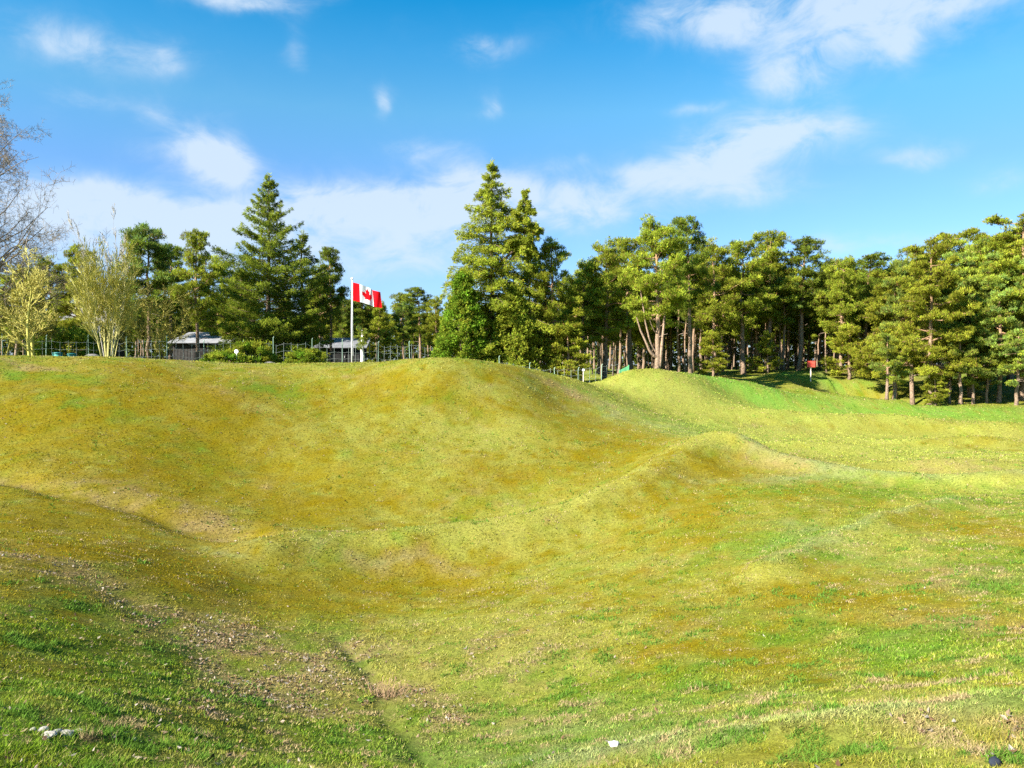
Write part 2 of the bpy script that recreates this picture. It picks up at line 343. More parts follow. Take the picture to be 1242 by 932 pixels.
M_GROUND = mat_ground()
M_GRASS = mat_leaf('grass_blades', .25, 0)
M_LITTER = mat_leaf('dead_leaves', .15, 0)
M_NEEDLE = mat_leaf('conifer_needles', .42, .13)
M_BARK = mat_vcol('pine_bark', .9, .7, 9, .1, amp=.45)
M_TWIG = mat_vcol('mossy_twigs', .9, 0, 14, .1, amp=.25)
M_PAINT = mat_vcol('weathered_paint', .45, 0, 3, .4, amp=.06)
M_WOOD = mat_vcol('dark_stained_boards', .85, .2, 6, .15, amp=.35)
M_ROOF = mat_vcol('pale_sheet_roof', .6, .1, 2, .3, amp=.15)
M_STONE = mat_vcol('chalk_and_stone', .9, .6, 12, .15, amp=.25)
M_CLOTH = mat_leaf('flag_cloth', .25, 0)

# ------------------------------------------------------------------ ground sheet
def axis(lo, hi, step, far, grow):
    a = list(np.arange(lo, hi + 1e-6, step)); s = step; x = a[-1]
    while x < far: s *= grow; x += s; a.append(x)
    s = step; x = a[0]
    while x > -far: s *= grow; x -= s; a.insert(0, x)
    return np.array(a)
gx = axis(-17, 24, .16, 900, 1.06); gy = axis(2, 30, .16, 900, 1.05)
GX, GY = np.meshgrid(gx, gy)
HZ = height(GX, GY)
nx, ny = len(gx), len(gy)
idx = np.arange(nx * ny).reshape(ny, nx)
quads = np.stack([idx[:-1, :-1], idx[:-1, 1:], idx[1:, 1:], idx[1:, :-1]], -1).reshape(-1, 4)
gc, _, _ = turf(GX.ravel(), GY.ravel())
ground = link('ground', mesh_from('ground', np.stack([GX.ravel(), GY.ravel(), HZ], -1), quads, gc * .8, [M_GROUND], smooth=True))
tag(ground, 'rolling mossy turf over old shell holes', None, None, 'structure')

# ------------------------------------------------------------------ grass blades and leaf litter
def scatter(n, y0, y1, p):
    q = rng.uniform(size=n); e = 2 - p
    Y = (y0 ** e + q * (y1 ** e - y0 ** e)) ** (1 / e)
    X = rng.uniform(-.80, .80, n) * Y
    return X, Y
def grass():
    n = 760000
    X, Y = scatter(n, 3.4, 62, 2.15)
    Z = height(X, Y)
    c, tw, mw = turf(X, Y)
    pick = rng.uniform(size=n)
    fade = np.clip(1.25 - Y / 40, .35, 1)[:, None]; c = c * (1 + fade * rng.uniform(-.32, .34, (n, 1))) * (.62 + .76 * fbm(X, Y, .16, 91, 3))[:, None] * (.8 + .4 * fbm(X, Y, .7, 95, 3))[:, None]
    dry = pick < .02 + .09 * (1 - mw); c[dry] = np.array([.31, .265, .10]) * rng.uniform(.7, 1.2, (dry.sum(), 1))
    gr = (pick > .94); c[gr] = np.array([.08, .165, .016]) * rng.uniform(.7, 1.3, (gr.sum(), 1))
    dk = (pick > .10) & (pick < .17); c[dk] *= .45
    clump = fbm(X, Y, .5, 77, 3)
    warm = .04 * (X / Y < -.1); tuft = (fbm(X, Y, .34, 201, 3) > .645 + warm + np.clip((Y - 10) / 120, 0, .06)) & (fbm(X, Y, 3.0, 203, 2) > .40); thatch = (fbm(X, Y, .30, 207, 3) > .645) & (fbm(X, Y, 2.2, 209, 2) > .42); gap = fbm(X, Y, .22, 213, 3) < .335
    c[tuft] = np.array([.082, .155, .020]) * rng.uniform(.6, 1.4, (tuft.sum(), 1)); c[thatch] = np.array([.27, .205, .10]) * rng.uniform(.6, 1.35, (thatch.sum(), 1)); c[gap] *= .5
    L = .78 * (.035 + .05 * np.clip(clump - .35, 0, 1)) * rng.uniform(.6, 1.5, n) * (1 - .45 * mw) * (1 + .008 * Y) * np.where(tuft, 1.7, 1) * np.where(gap, .5, 1)
    w = np.maximum(.0030, .00066 * Y) * rng.uniform(.7, 1.4, n)
    lean = rng.normal(size=(n, 2)) * .95
    d = np.stack([lean[:, 0] + .15, lean[:, 1] - .1, np.full(n, 1.0)], -1); d /= np.linalg.norm(d, axis=1)[:, None]
    a = rng.uniform(0, 2 * np.pi, n); s = np.stack([np.cos(a) * w, np.sin(a) * w, np.zeros(n)], -1)
    b = np.stack([X, Y, Z - .005], -1)
    V = np.stack([b - s, b + s, b + d * L[:, None]], 1).reshape(-1, 3)
    T = np.arange(3 * n).reshape(n, 3)
    c = np.clip(c * 1.08, .004, .6)
    cv = np.repeat(c, 3, 0)
    o = link('grass', mesh_from('grass', V, T, cv, [M_GRASS]))
    tag(o, 'short tufted grass and yellow moss over the mounds', None, None, 'stuff')
grass()

def litter():
    n = 170000
    X, Y = scatter(n, 4, 40, 1.9)
    _, tw, _ = turf(X, Y)
    left = np.clip(.5 - X / Y * 1.1, 0.03, 1)
    keep = rng.uniform(size=n) < np.clip((tw - .22) * 1.5, 0, .85) * np.clip(left + .15, 0, 1) + .024 * left
    X, Y = X[keep], Y[keep]; n = len(X); Z = height(X, Y)
    r = rng.uniform(.007, .024, n) * (1 + .008 * Y)
    q = rng.normal(size=(n, 3)) * .55 + np.array([0, 0, 1.]); q /= np.linalg.norm(q, axis=1)[:, None]
    a = np.cross(q, rng.normal(size=(n, 3))); a /= np.linalg.norm(a, axis=1)[:, None]; b = np.cross(q, a)
    c0 = np.stack([X, Y, Z + .018], -1); r_ = r[:, None]
    V = np.stack([c0 - a * r_ * 1.3, c0 - b * r_ * .7 - q * r_ * .25, c0 + a * r_ * 1.3 + q * r_ * .3, c0 + b * r_ * .7 - q * r_ * .2], 1).reshape(-1, 3)
    pal = np.array([[.46, .36, .27], [.36, .24, .14], [.24, .14, .08], [.58, .50, .42], [.44, .31, .19], [.12, .075, .05]])
    c = pal[rng.choice(6, n, p=[.26, .24, .16, .10, .14, .10])] * rng.uniform(.7, 1.2, (n, 1))
    T = np.arange(4 * n).reshape(n, 4); c = c * .55
    o = link('leaf_litter', mesh_from('leaf_litter', V, T, np.repeat(c, 4, 0), [M_LITTER]))
    tag(o, 'dead brown and bleached leaves caught in the hollows', None, None, 'stuff')
litter()

# ------------------------------------------------------------------ conifers
BK_LO = np.array([.185, .130, .090]); BK_HI = np.array([.28, .17, .095])
def nrm(v): return v / (np.linalg.norm(v, axis=-1, keepdims=True) + 1e-9)

def clump_pts(C, rad, m):
    u = nrm(rng.normal(size=(m, 3))) * rng.uniform(.25, 1, (m, 1)) ** .45
    u[:, 2] = np.where(u[:, 2] < 0, u[:, 2] * .55, u[:, 2])
    P = C + u * rad
    D = nrm(u * np.array([1, 1, .7]) + np.array([0, 0, .55]))
    return P, D

def pine(h, cb, R, nl, tr, col, col2, flat=.5, cs=.62, per=46, lean=.0, fork=False, low=.25, up=.35, nn=6, size=.27, wid=.13, dead=6, bark=(BK_LO, BK_HI), topw=.3):
    tk, cr = MB(), MB(); cs = cs * .60; per = per * .58; size = size * .76
    k = 14; t = np.linspace(0, 1, k)
    wob = np.cumsum(rng.normal(size=(k, 2)) * .05, 0) * h / 10; wob -= wob[0]
    P = np.stack([wob[:, 0] + lean * h * t ** 1.3, wob[:, 1], t * h * .97], -1)
    rad = tr * (1 - t) ** .75 + .025; rad[0] *= 1.35; 
    cc = bark[0] + (bark[1] - bark[0]) * np.clip(t * 1.6 - .3, 0, 1)[:, None]
    P[0, 2] = -.35
    tk.tube(P, rad, cc, 9)
    def tp(q): return np.array([np.interp(q, t, P[:, i]) for i in range(3)])
    clumps = []
    for i in range(nl):
        s = (i + .5) / nl
        q = cb + (1 - cb) * s ** .95
        az = i * 2.39996 + rng.normal() * .4
        prof = (topw + (1 - topw) * (1 - s) ** .65) * (low + (1 - low) * min(1, s / .22))
        ln = R * prof * rng.uniform(.65, 1.12)
        el = -.05 + up * s * 1.6 + rng.normal() * .12
        a = tp(q); d = np.array([math.cos(az) * math.cos(el), math.sin(az) * math.cos(el), math.sin(el)])
        tt = np.linspace(0, 1, 6)[:, None]
        sag = np.array([0, 0, 1.]) * ln * .16 * (tt ** 2 - tt * .55) + np.cumsum(rng.normal(size=(6, 3)) * .03 * ln, 0) * (tt > 0)
        B = a + d * ln * tt + sag
        r0 = max(.018, tr * .38 * (1 - s * .75))
        tk.tube(B, np.linspace(r0, .012, 6), bark[1] * rng.uniform(.7, 1.1), 5, cap=False)
        ncl = max(2, int(round(ln / cs * 1.75)))
        for j in range(ncl):
            f = rng.uniform(.38, 1.02) if j else 1.0
            c = np.array([np.interp(f, tt[:, 0], B[:, x]) for x in range(3)])
            side = np.array([-d[1], d[0], 0]) * rng.normal() * ln * .30 * (1.1 - f * .5)
            cc_ = c + side + np.array([0, 0, rng.normal() * .12])
            if np.linalg.norm(side) > .25:
                tk.segs([c - d * .25], [cc_], .018, .01, [bark[1] * .8], 3)
            clumps.append((cc_, cs * rng.uniform(.6, 1.25)))
    top = tp(1.0)
    for j in range(5):
        clumps.append((top + np.array([rng.normal() * .28, rng.normal() * .28, -.22 * j]), cs * rng.uniform(.45, .8)))
    for c, r in clumps:
        m = int(per * (r / cs) ** 1.6) + 6
        Pp, Dd = clump_pts(c, r * np.array([rng.uniform(.6, 1.5), rng.uniform(.6, 1.5), flat * rng.uniform(.6, 1.5)]), m)
        mixv = rng.uniform() ** 1.1
        base = col * (1 - mixv) + col2 * mixv
        cl = base * rng.uniform(.55, 1.3) * (1 + .12 * rng.normal(size=(m, 1)))
        brown = rng.uniform(size=m) < .05
        cl[brown] = np.array([.16, .095, .035])
        cr.needles(Pp, Dd, size * rng.uniform(.8, 1.2, m), nn, wid, .55, cl)
    for i in range(dead):
        q = rng.uniform(.18, max(.25, cb + .15)); a = tp(q); az = rng.uniform(0, 6.28); ln = rng.uniform(.4, 1.6) * R / 3
        d = np.array([math.cos(az), math.sin(az), rng.uniform(-.2, .35)]); tt = np.linspace(0, 1, 4)[:, None]
        tk.tube(a + d * ln * tt + rng.normal(size=(4, 3)) * .05 * ln * tt, np.linspace(.03, .008, 4), np.array([.24, .18, .14]), 4, cap=False)
    if fork:   # limbs that leave the trunk low down and lean out to the left
        for (z0, dx, dz, w, dy) in ((1.1, -2.3, 3.0, .15, -.4), (1.6, -1.7, 4.6, .12, -.3), (2.4, .9, 3.6, .11, .2), (.4, .75, 4.6, .21, -.3), (3.0, -1.2, 1.2, .06, -.5), (3.4, .8, .5, .05, -.5)):
            tt = np.linspace(0, 1, 8)[:, None]; a = tp(z0 / h)
            B = a + np.array([dx, dy, 0]) * tt ** .7 + np.array([0, 0, dz]) * tt ** 1.35 + np.cumsum(rng.normal(size=(8, 3)) * .035, 0)
            tk.tube(B, np.linspace(w, w * .35, 8), np.array([.24, .165, .115]), 7, cap=False)
    return tk.mesh('trunk', M_BARK, True), cr.mesh('crown', M_NEEDLE), h

def spruce(h, R, col, col2, tip, nb=170, power=.8, z0=.03, droop=.25, per=34, nn=6, size=.24, wid=.14, upturn=.25, hang=.5, clear=0., width=.32, trunk=.2, lean2=None, K=2.0):
    tk, cr = MB(), MB()
    k = 12; t = np.linspace(0, 1, k)
    P = np.stack([np.cumsum(rng.normal(size=k) * .02), np.cumsum(rng.normal(size=k) * .02), t * h], -1); P[0] = (0, 0, -.35)
    tk.tube(P, trunk * (1 - t) + .015, np.array([.13, .095, .07]), 8)
    def add(base, hh, RR, n, zz0, pw, az0=0, tiers=22):
        for i in range(n):
            s = zz0 + (1 - zz0) * (np.floor((i + .5) / n * tiers) + .5 + rng.normal() * .36) / tiers; s = min(s, .992)
            ln = RR * min(1, K * (1 - s)) ** pw * rng.choice([.72, .9, 1.0, 1.16], p=[.25, .3, .3, .15]) * rng.uniform(.78, 1.16) + .10
            if s < .18: ln *= rng.uniform(.8, 1.05)
            az = i * 2.39996 + rng.normal() * .3 + az0
            out = np.array([math.cos(az), math.sin(az), 0]); side = np.array([-out[1], out[0], 0])
            tt = np.linspace(0, 1, 6)
            el = .28 * s - droop * (1 - s) + rng.normal() * .13
            B = base(s) + out * (ln * tt)[:, None] + np.array([0, 0, 1]) * (ln * (el * tt * 1.2 + upturn * tt ** 2.5))[:, None]
            tk.tube(B, np.linspace(.035 * (1.1 - s) + .008, .006, 6), np.array([.14, .10, .07]), 4, cap=False)
            m = int(per * (ln / RR) ** 1.15) + 7
            f = clear + (1.04 - clear) * rng.uniform(size=m) ** .7
            C = np.stack([np.interp(f, tt, B[:, x]) for x in range(3)], -1)
            sw = rng.normal(size=m) * width * ln * (.22 + .6 * (1 - f)) * .75
            hg = rng.uniform(0, 1, m) * hang * (.35 + .3 * ln / RR) * rng.uniform(.3, 1)
            C = C + side * sw[:, None] - np.array([0, 0, 1]) * hg[:, None]
            D = nrm(out * .8 + side * (np.sign(sw) * .55)[:, None] + np.array([0, 0, 1]) * (-.25 - .8 * hg[:, None] * (hang > .3) + .25 * upturn))
            mv = rng.uniform() ** 1.4
            cl = (col * (1 - mv) + col2 * mv) * rng.uniform(.75, 1.25)
            w = np.clip((f - .72) * 2.6, 0, 1)[:, None] * rng.uniform(.1, 1, (m, 1))
            cl = cl * (1 - w) + tip * w
            cr.needles(C, D, size * rng.uniform(.8, 1.25, m), nn, wid, .5, cl)
    add(lambda s: np.array([np.interp(s, t, P[:, x]) for x in range(3)]), h, R, nb, z0, power)
    if lean2:   # a second leader beside the first
        (dx, dy, zb, zt, r2, n2) = lean2
        Q = np.array([[dx * .25, dy * .3, zb - .8], [dx * .8, dy, zb], [dx, dy, zb + .4], [dx + .05, dy, zt]], float)
        q = np.array([0, .2, .35, 1])
        tk.tube(Q, [.09, .07, .06, .012], np.array([.13, .095, .07]), 6)
        add(lambda s: np.array([np.interp(s, q, Q[:, x]) for x in range(3)]), zt - zb, r2, n2, .15, power, 1.0, 9)
    P_ = np.stack([P[-1] + np.array([0, 0, -.12 * j]) for j in range(6)])
    cr.needles(P_, np.tile(np.array([[.25, .1, 1.]]), (6, 1)), .28, 6, .1, .35, tip)
    return tk.mesh('trunk', M_BARK, True), cr.mesh('crown', M_NEEDLE), h

def bush(R, h, col, col2, per=40, ncl=60, cs=.4, flat=.7, size=.22, wid=.2, nn=6, cone=.0, stems=5):
    tk, cr = MB(), MB()
    for i in range(stems):
        a = rng.uniform(0, 6.28); b = np.array([math.cos(a), math.sin(a), 0]) * R * rng.uniform(.15, .6)
        tk.tube(np.array([[0, 0, -.2], b * .4 + [0, 0, h * .35], b + [0, 0, h * .8]]), [.06, .04, .015], np.array([.15, .11, .08]), 5)
    for i in range(ncl):
        z = rng.uniform(.05, 1); rr = R * (1 - cone * z) * math.sqrt(max(.03, 1 - (max(0, z - .45) / .57) ** 2))
        a = rng.uniform(0, 6.28); q = rng.uniform(.35, 1) ** .5
        c = np.array([math.cos(a) * rr * q, math.sin(a) * rr * q, z * h])
        r = cs * rng.uniform(.6, 1.2); m = int(per * (r / cs) ** 1.6) + 5
        P, D = clump_pts(c, np.array([r, r, r * flat]), m)
        mv = rng.uniform() ** 1.3
        cl = (col * (1 - mv) + col2 * mv) * rng.uniform(.7, 1.25)
        cr.needles(P, D, size * rng.uniform(.7, 1.2, m), nn, wid, .6, cl)
    return tk.mesh('stem', M_BARK, True), cr.mesh('foliage', M_NEEDLE), h

def bare(h, stems, spread, tr, col, col2, levels=4, kids=5, ratio=.55, up=.25, twig=.007, first=.25, ang=.75, droop=0., maxn=7000, trunkcol=None, kids0=0):
    """leafless tree: trunk mesh with the limbs, crown mesh with the fine twigs"""
    tk, cr = MB(), MB()
    tcol = col if trunkcol is None else trunkcol
    lev = []
    for i in range(stems):
        a = i * 2.4 + rng.normal() * .3; tilt = spread * rng.uniform(.35, 1.0) if stems > 1 else spread * .1
        d = np.array([math.cos(a) * math.sin(tilt), math.sin(a) * math.sin(tilt), math.cos(tilt)])
        ln = h * rng.uniform(.78, 1.0)
        lev.append((np.array([math.cos(a) * .15 * (stems > 1), math.sin(a) * .15 * (stems > 1), -.3]), d, ln, tr * rng.uniform(.7, 1)))
    for L in range(levels):
        nxt = []; A = []; Bq = []; RA = []; RB = []
        for (o, d, ln, r) in lev:
            n = 7 if L == 0 else (5 if L < levels - 1 else 3)
            tt = np.linspace(0, 1, n)
            bend = np.cumsum(rng.normal(size=(n, 3)) * .07 * (1 + .3 * L), 0) * ln * .5
            bend[0] = 0
            pts = o + d * (ln * tt)[:, None] + bend * tt[:, None] + np.array([0, 0, 1]) * ((up * (L > 0) - droop * (L > 1)) * ln * tt ** 2)[:, None]
            rr = r * (1 - tt * .8)
            if L < 2: tk.tube(pts, rr, tcol * rng.uniform(.85, 1.15), 7 if L == 0 else 5, cap=False)
            else:
                A.append(pts[:-1]); Bq.append(pts[1:]); RA.append(np.maximum(twig * .55, rr[:-1])); RB.append(np.maximum(twig * .4, rr[1:]))
            if L < levels - 1:
                nk = kids if L else int(kids * 2.2)
                for j in range(nk if L else kids0 or kids):
                    f = first + (1 - first) * ((j + rng.uniform()) / (kids0 or kids)) if L == 0 else rng.uniform(.2, 1)
                    p = np.array([np.interp(f, tt, pts[:, x]) for x in range(3)])
                    q = nrm(rng.normal(size=3)); q = q - d * (q @ d); q = nrm(q)
                    aa = ang * rng.uniform(.6, 1.2)
                    dd = nrm(d * math.cos(aa) + q * math.sin(aa))
                    nxt.append((p, dd, ln * ratio * rng.uniform(.6, 1.1) * (1.15 - .55 * f), max(twig * .8, r * .5 * (1 - .7 * f))))
        if A:
            A = np.vstack(A); Bq = np.vstack(Bq); RA = np.concatenate(RA); RB = np.concatenate(RB)
            m = rng.uniform(size=(len(A), 1)) ** 1.3
            cr.segs(A, Bq, RA, RB, (col * (1 - m) + col2 * m) * rng.uniform(.75, 1.25, (len(A), 1)), 3)
        if len(nxt) > maxn: nxt = [nxt[i] for i in rng.choice(len(nxt), maxn, replace=False)]
        lev = nxt
    return tk.mesh('trunk', M_TWIG, True), cr.mesh('crown', M_TWIG), h

# needle colours
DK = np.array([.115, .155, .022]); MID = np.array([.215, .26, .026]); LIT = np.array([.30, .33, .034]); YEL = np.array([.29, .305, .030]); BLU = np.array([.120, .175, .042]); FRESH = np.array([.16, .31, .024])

def tree(name, meshes, u, Y, vtop, label, cat='tree', group=None, wide=1.0, rot=None, sink=0.0, parts=('trunk', 'crown'), x=None):
    tm, cm, h = meshes
    X = (u - CU) / F_PX * Y if x is None else x
    zb = gz(X, Y) - sink
    top = at(u, vtop, Y)[2] if vtop is not None else zb + h
    s = (top - zb) / h
    r = rng.uniform(0, 6.28) if rot is None else rot
    o = link(name, None, None, (X, Y, zb), (0, 0, r), (s * wide, s * wide, s))
    o.empty_display_size = .3
    a = link(parts[0], tm, o); b = link(parts[1], cm, o)
    tag(o, label, cat, group)
    return o

# ---- heroes on the left
SPR1 = spruce(13, 3.3, MID * .82, DK * .9, LIT, nb=200, power=.95, per=150, hang=.60, upturn=.22, droop=.22, width=.28, size=.145, wid=.13, nn=8, K=1.75)
SPR2 = spruce(13, 3.05, MID, LIT, YEL, nb=225, power=.9, per=125, hang=.80, upturn=-.22, droop=-.06, width=.24, size=.15, wid=.135, nn=8, z0=.05, K=1.8, lean2=(2.0, -.3, 7.8, 11.2, .95, 44))
SPR3 = spruce(9, 2.4, DK, MID, MID, nb=95, power=.9, per=80, size=.17,  hang=.35, upturn=.3, width=.35)
tree('spruce', SPR1, 326, 50, 213, 'tall dark pointed spruce behind the wire fence, left of the flag', rot=.3)
tree('spruce', SPR3, 368, 53, 283, 'smaller spruce close against the right side of the tall dark spruce', rot=2)
tree('spruce', SPR2, 598, 47, 197, 'tallest golden green spruce with a second leader, right of the flag', rot=-.2)
tree('climber_bush', bush(2.0, 6.2, FRESH * .85, MID * 1.05, ncl=260, cs=.34, per=32, flat=1.1, cone=.75, size=.15, wid=.26), 562, 44.8, 335, 'bright green leafy bush climbing the left side of the golden spruce', 'bush', parts=('stem', 'foliage'))
tree('climber_bush', bush(1.8, 5.0, MID * 1.0, LIT * .9, ncl=200, cs=.34, per=30, flat=1.1, cone=.7, size=.16, wid=.2), 622, 45.6, 352, 'olive green bush at the foot of the golden spruce', 'bush', parts=('stem', 'foliage'))

BARE1 = bare(12.5, 1, .1, .24, np.array([.21, .165, .12]), np.array([.20, .155, .085]), levels=5, kids=8, kids0=64, ratio=.52, up=.16, twig=.0095, first=.15, ang=1.3, droop=.04, maxn=64000, trunkcol=np.array([.17, .14, .11]))
tree('bare_tree', BARE1, -74, 42, 160, 'big grey leafless tree at the left edge of the photo', rot=2.4, wide=1.0)
YT = np.array([.42, .39, .085]); YT2 = np.array([.34, .30, .07])
BARE2 = bare(6.2, 14, .40, .050, YT, YT2, levels=4, kids=11, ratio=.40, up=.34, twig=.0125, first=.28, ang=.6, maxn=24000, trunkcol=np.array([.40, .36, .14]))
BARE3 = bare(5.4, 2, .25, .10, np.array([.42, .38, .10]), np.array([.32, .27, .07]), levels=4, kids=11, ratio=.47, up=.18, twig=.016, first=.2, ang=.85, maxn=12000)
tree('bare_tree', BARE2, 131, 36.5, 312, 'yellow many stemmed leafless tree fanning out behind the fence', wide=.88)
tree('bare_tree', BARE3, 44, 38, 312, 'pale slender leafless tree just right of the left edge', wide=1.15)
tree('bare_tree', bare(8, 3, .16, .06, np.array([.34, .31, .26]), np.array([.36, .33, .28]), levels=4, kids=9, ratio=.35, up=.4, twig=.018, first=.4, ang=.5, maxn=7000), 132, 41, 262, 'tall whitish wispy bare tree rising above the yellow fanning tree', wide=.75)
BARE4 = bare(5.2, 5, .5, .06, np.array([.30, .27, .06]), np.array([.23, .19, .05]), levels=4, kids=10, ratio=.46, up=.2, twig=.016, ang=.8, maxn=12000)
tree('bare_tree', BARE4, 2, 43, 330, 'olive twiggy thicket tree under the big grey tree', wide=1.2)
tree('bare_tree', BARE4, 186, 45, 345, 'olive twiggy tree between the yellow fanning tree and the shed', wide=1.0)

# ---- pines
PA = pine(11, .36, 3.1, 32, .21, MID, LIT, flat=.55, cs=.66, per=44)
PB = pine(11, .30, 3.5, 38, .22, MID * 1.05, LIT, flat=.6, cs=.7, per=46, low=.5)
PC = pine(12, .45, 2.7, 30, .19, DK, MID, flat=.55, cs=.62, per=42, lean=.03)
PD = pine(11, .12, 3.3, 40, .24, MID * 1.1, YEL, flat=.62, cs=.66, per=46, low=.7, topw=.2)
PE = pine(11, .34, 3.9, 44, .25, MID, LIT, flat=.55, cs=.72, per=48, fork=True, low=.6)
PF = pine(11, .20, 4.2, 46, .21, LIT * .95, YEL * .9, flat=.36, cs=.62, per=52, low=.75, up=.12, dead=9, size=.25)
PG = pine(11, .26, 4.4, 46, .21, LIT, BLU * 1.5, flat=.38, cs=.68, per=54, low=.8, up=.15, dead=9, size=.25)
PH = pine(10, .45, 2.6, 28, .14, BLU, MID, flat=.5, cs=.6, per=42, dead=9)
PI = pine(10, .60, 2.5, 24, .125, DK, MID, flat=.55, cs=.66, per=40, dead=8)
PJ = pine(4, .1, 1.5, 22, .08, LIT, YEL, flat=.5, cs=.42, per=40, low=.7, size=.2, dead=2, topw=.2)
PINES = [
 # u, Y, vtop, variant, wide, label
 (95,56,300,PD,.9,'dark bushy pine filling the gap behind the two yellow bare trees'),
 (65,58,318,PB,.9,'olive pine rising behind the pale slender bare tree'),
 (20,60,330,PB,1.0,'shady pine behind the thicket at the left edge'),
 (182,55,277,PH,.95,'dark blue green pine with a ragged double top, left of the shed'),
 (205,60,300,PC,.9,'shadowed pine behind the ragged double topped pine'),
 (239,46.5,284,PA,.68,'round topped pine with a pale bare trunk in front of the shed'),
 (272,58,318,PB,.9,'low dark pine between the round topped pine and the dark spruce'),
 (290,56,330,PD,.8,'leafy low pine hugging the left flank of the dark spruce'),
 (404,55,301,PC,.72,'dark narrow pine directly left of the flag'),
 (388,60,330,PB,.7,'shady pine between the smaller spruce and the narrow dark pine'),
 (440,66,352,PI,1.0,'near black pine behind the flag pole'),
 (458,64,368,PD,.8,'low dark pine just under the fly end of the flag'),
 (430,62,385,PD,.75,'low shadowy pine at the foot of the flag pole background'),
 (488,76,358,PA,1.05,'far pale pine with a thin bare trunk, right of the flag'),
 (512,80,350,PC,1.1,'far pine with pointed dark top between flag and golden spruce'),
 (530,70,362,PD,.8,'far pine tucked against the left edge of the golden spruce'),
 (672,47,292,PD,.82,'full pine clothed to the ground, right of the golden spruce'),
 (640,50,318,PB,.8,'pine squeezed between the golden spruce and the full pine'),
 (705,52,322,PB,.8,'dark pine in the shadow right of the full pine'),
 (733,52,301,PB,.85,'broad pine with a dense top left of the forked pine'),
 (765,55,293,PA,.9,'pine with a rounded crown just behind the forked pine'),
 (797,46,272,PE,.78,'big pine with forked pale trunks and a limb leaning left'),
 (838,50,266,PC,.8,'highest pine of the middle group, just right of the forked pine'),
 (868,56,298,PB,.85,'bright pine behind the short shadow on the grass'),
 (902,57,296,PA,.88,'straight thick trunked pine left of the red sign'),
 (936,60,284,PA,.9,'tall pine with a wind bent top above the red sign'),
 (968,60,292,PC,1.0,'pine standing directly left of the red sign'),
 (1020,58,318,PB,.8,'pine with the thick brown trunk behind the shaded hollow'),
 (1045,62,310,PC,1.25,'dark flat topped pine above the shaded hollow'),
 (1085,52,330,PF,.8,'spreading pine whose low bough hangs over the hollow'),
 (1128,46,300,PF,.72,'layered pine with low boughs nearest to the sunlit grass'),
 (1108,50,305,PG,.68,'layered pine second from the hollow with orange trunk'),
 (1148,52,283,PF,.85,'tall layered pine directly behind the low boughed pine'),
 (1178,50,296,PG,.8,'layered blue green pine right of the tall layered pine'),
 (1200,56,286,PF,.9,'broad yellow green pine in the second rank at right'),
 (1212,47,320,PG,.72,'pine with slim pale trunk near the right edge'),
 (1240,48,262,PF,.85,'highest pine at the right edge of the photo'),
 (1275,46,300,PG,.9,'pine with boughs reaching in from the right edge'),
 (1225,58,290,PG,.9,'shaded pine behind the slim pale trunk at right'),
]
for (u, Y, vt, var, wd, lab) in PINES:
    tree('pine_tree', var, u, Y, vt, lab, 'pine', 'pines along the edge of the wood', wide=wd, rot=(0.15 if var is PE else None))
# young bright trees and bushes in front of the wood
for (u, Y, vt, wd, lab) in [(1030,56.5,398,1.3,'bright young pine beside the thick brown trunk'), (931,57,405,1.0,'small bright green pine left of the pine by the red sign'), (905,58,432,1.2,'low yellow green sapling at the foot of the straight thick trunk'),
        (690,46,395,1.2,'yellow green young pine hanging over the middle fence'), (660,46.5,408,1.25,'yellow green young pine at the left end of the middle fence'), (865,54,405,1.2,'leafy young pine over the short shadow on the grass'), (1135,45,455,1.3,'lowest young pine before the tall layered pines')]:
    tree('young_pine', PJ, u, Y, vt, lab, 'young pine', None, wide=wd)
JUN = bush(1.5, 1.5, LIT * .8, FRESH * .75, ncl=80, cs=.27, per=30, flat=.5, size=.2, wid=.15)
tree('juniper_bush', JUN, 272, 43, 428, 'low bright juniper spreading in front of the dark spruce', 'bush', wide=1.15, parts=('stem', 'foliage'))
tree('juniper_bush', JUN, 306, 44, 418, 'taller bright juniper under the boughs of the dark spruce', 'bush', wide=.8, parts=('stem', 'foliage'))
tree('juniper_bush', JUN, 372, 43.5, 426, 'pale low juniper left of the flag pole', 'bush', wide=1.0, parts=('stem', 'foliage'))
tree('juniper_bush', JUN, 85, 47, 402, 'dark green bush behind the teal bins', 'bush', wide=.8, parts=('stem', 'foliage'))
tree('pale_stump_tree', (lambda q: q)(pine(3.4, .55, .8, 7, .19, LIT, BLU, cs=.35, per=30, size=.18, dead=0, bark=(np.array([.62, .60, .55]), np.array([.62, .60, .55])))), 440, 50, 399, 'whitish trunk with a small leafy top right of the flag pole', 'tree')

# the inside of the wood: slim trunks, rank behind rank
k = 0
IN = []
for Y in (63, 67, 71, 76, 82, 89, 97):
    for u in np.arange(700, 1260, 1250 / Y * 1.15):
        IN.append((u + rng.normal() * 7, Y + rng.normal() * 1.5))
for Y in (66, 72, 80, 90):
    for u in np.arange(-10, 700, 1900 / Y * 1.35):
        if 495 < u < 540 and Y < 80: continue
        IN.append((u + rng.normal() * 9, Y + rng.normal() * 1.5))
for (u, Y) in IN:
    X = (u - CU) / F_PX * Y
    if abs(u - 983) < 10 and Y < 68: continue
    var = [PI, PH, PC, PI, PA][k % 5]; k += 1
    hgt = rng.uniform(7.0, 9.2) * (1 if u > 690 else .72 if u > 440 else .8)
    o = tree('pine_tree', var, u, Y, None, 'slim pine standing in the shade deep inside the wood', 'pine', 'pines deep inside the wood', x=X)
    s = hgt / var[2]; o.scale = (s * .9, s * .9, s)
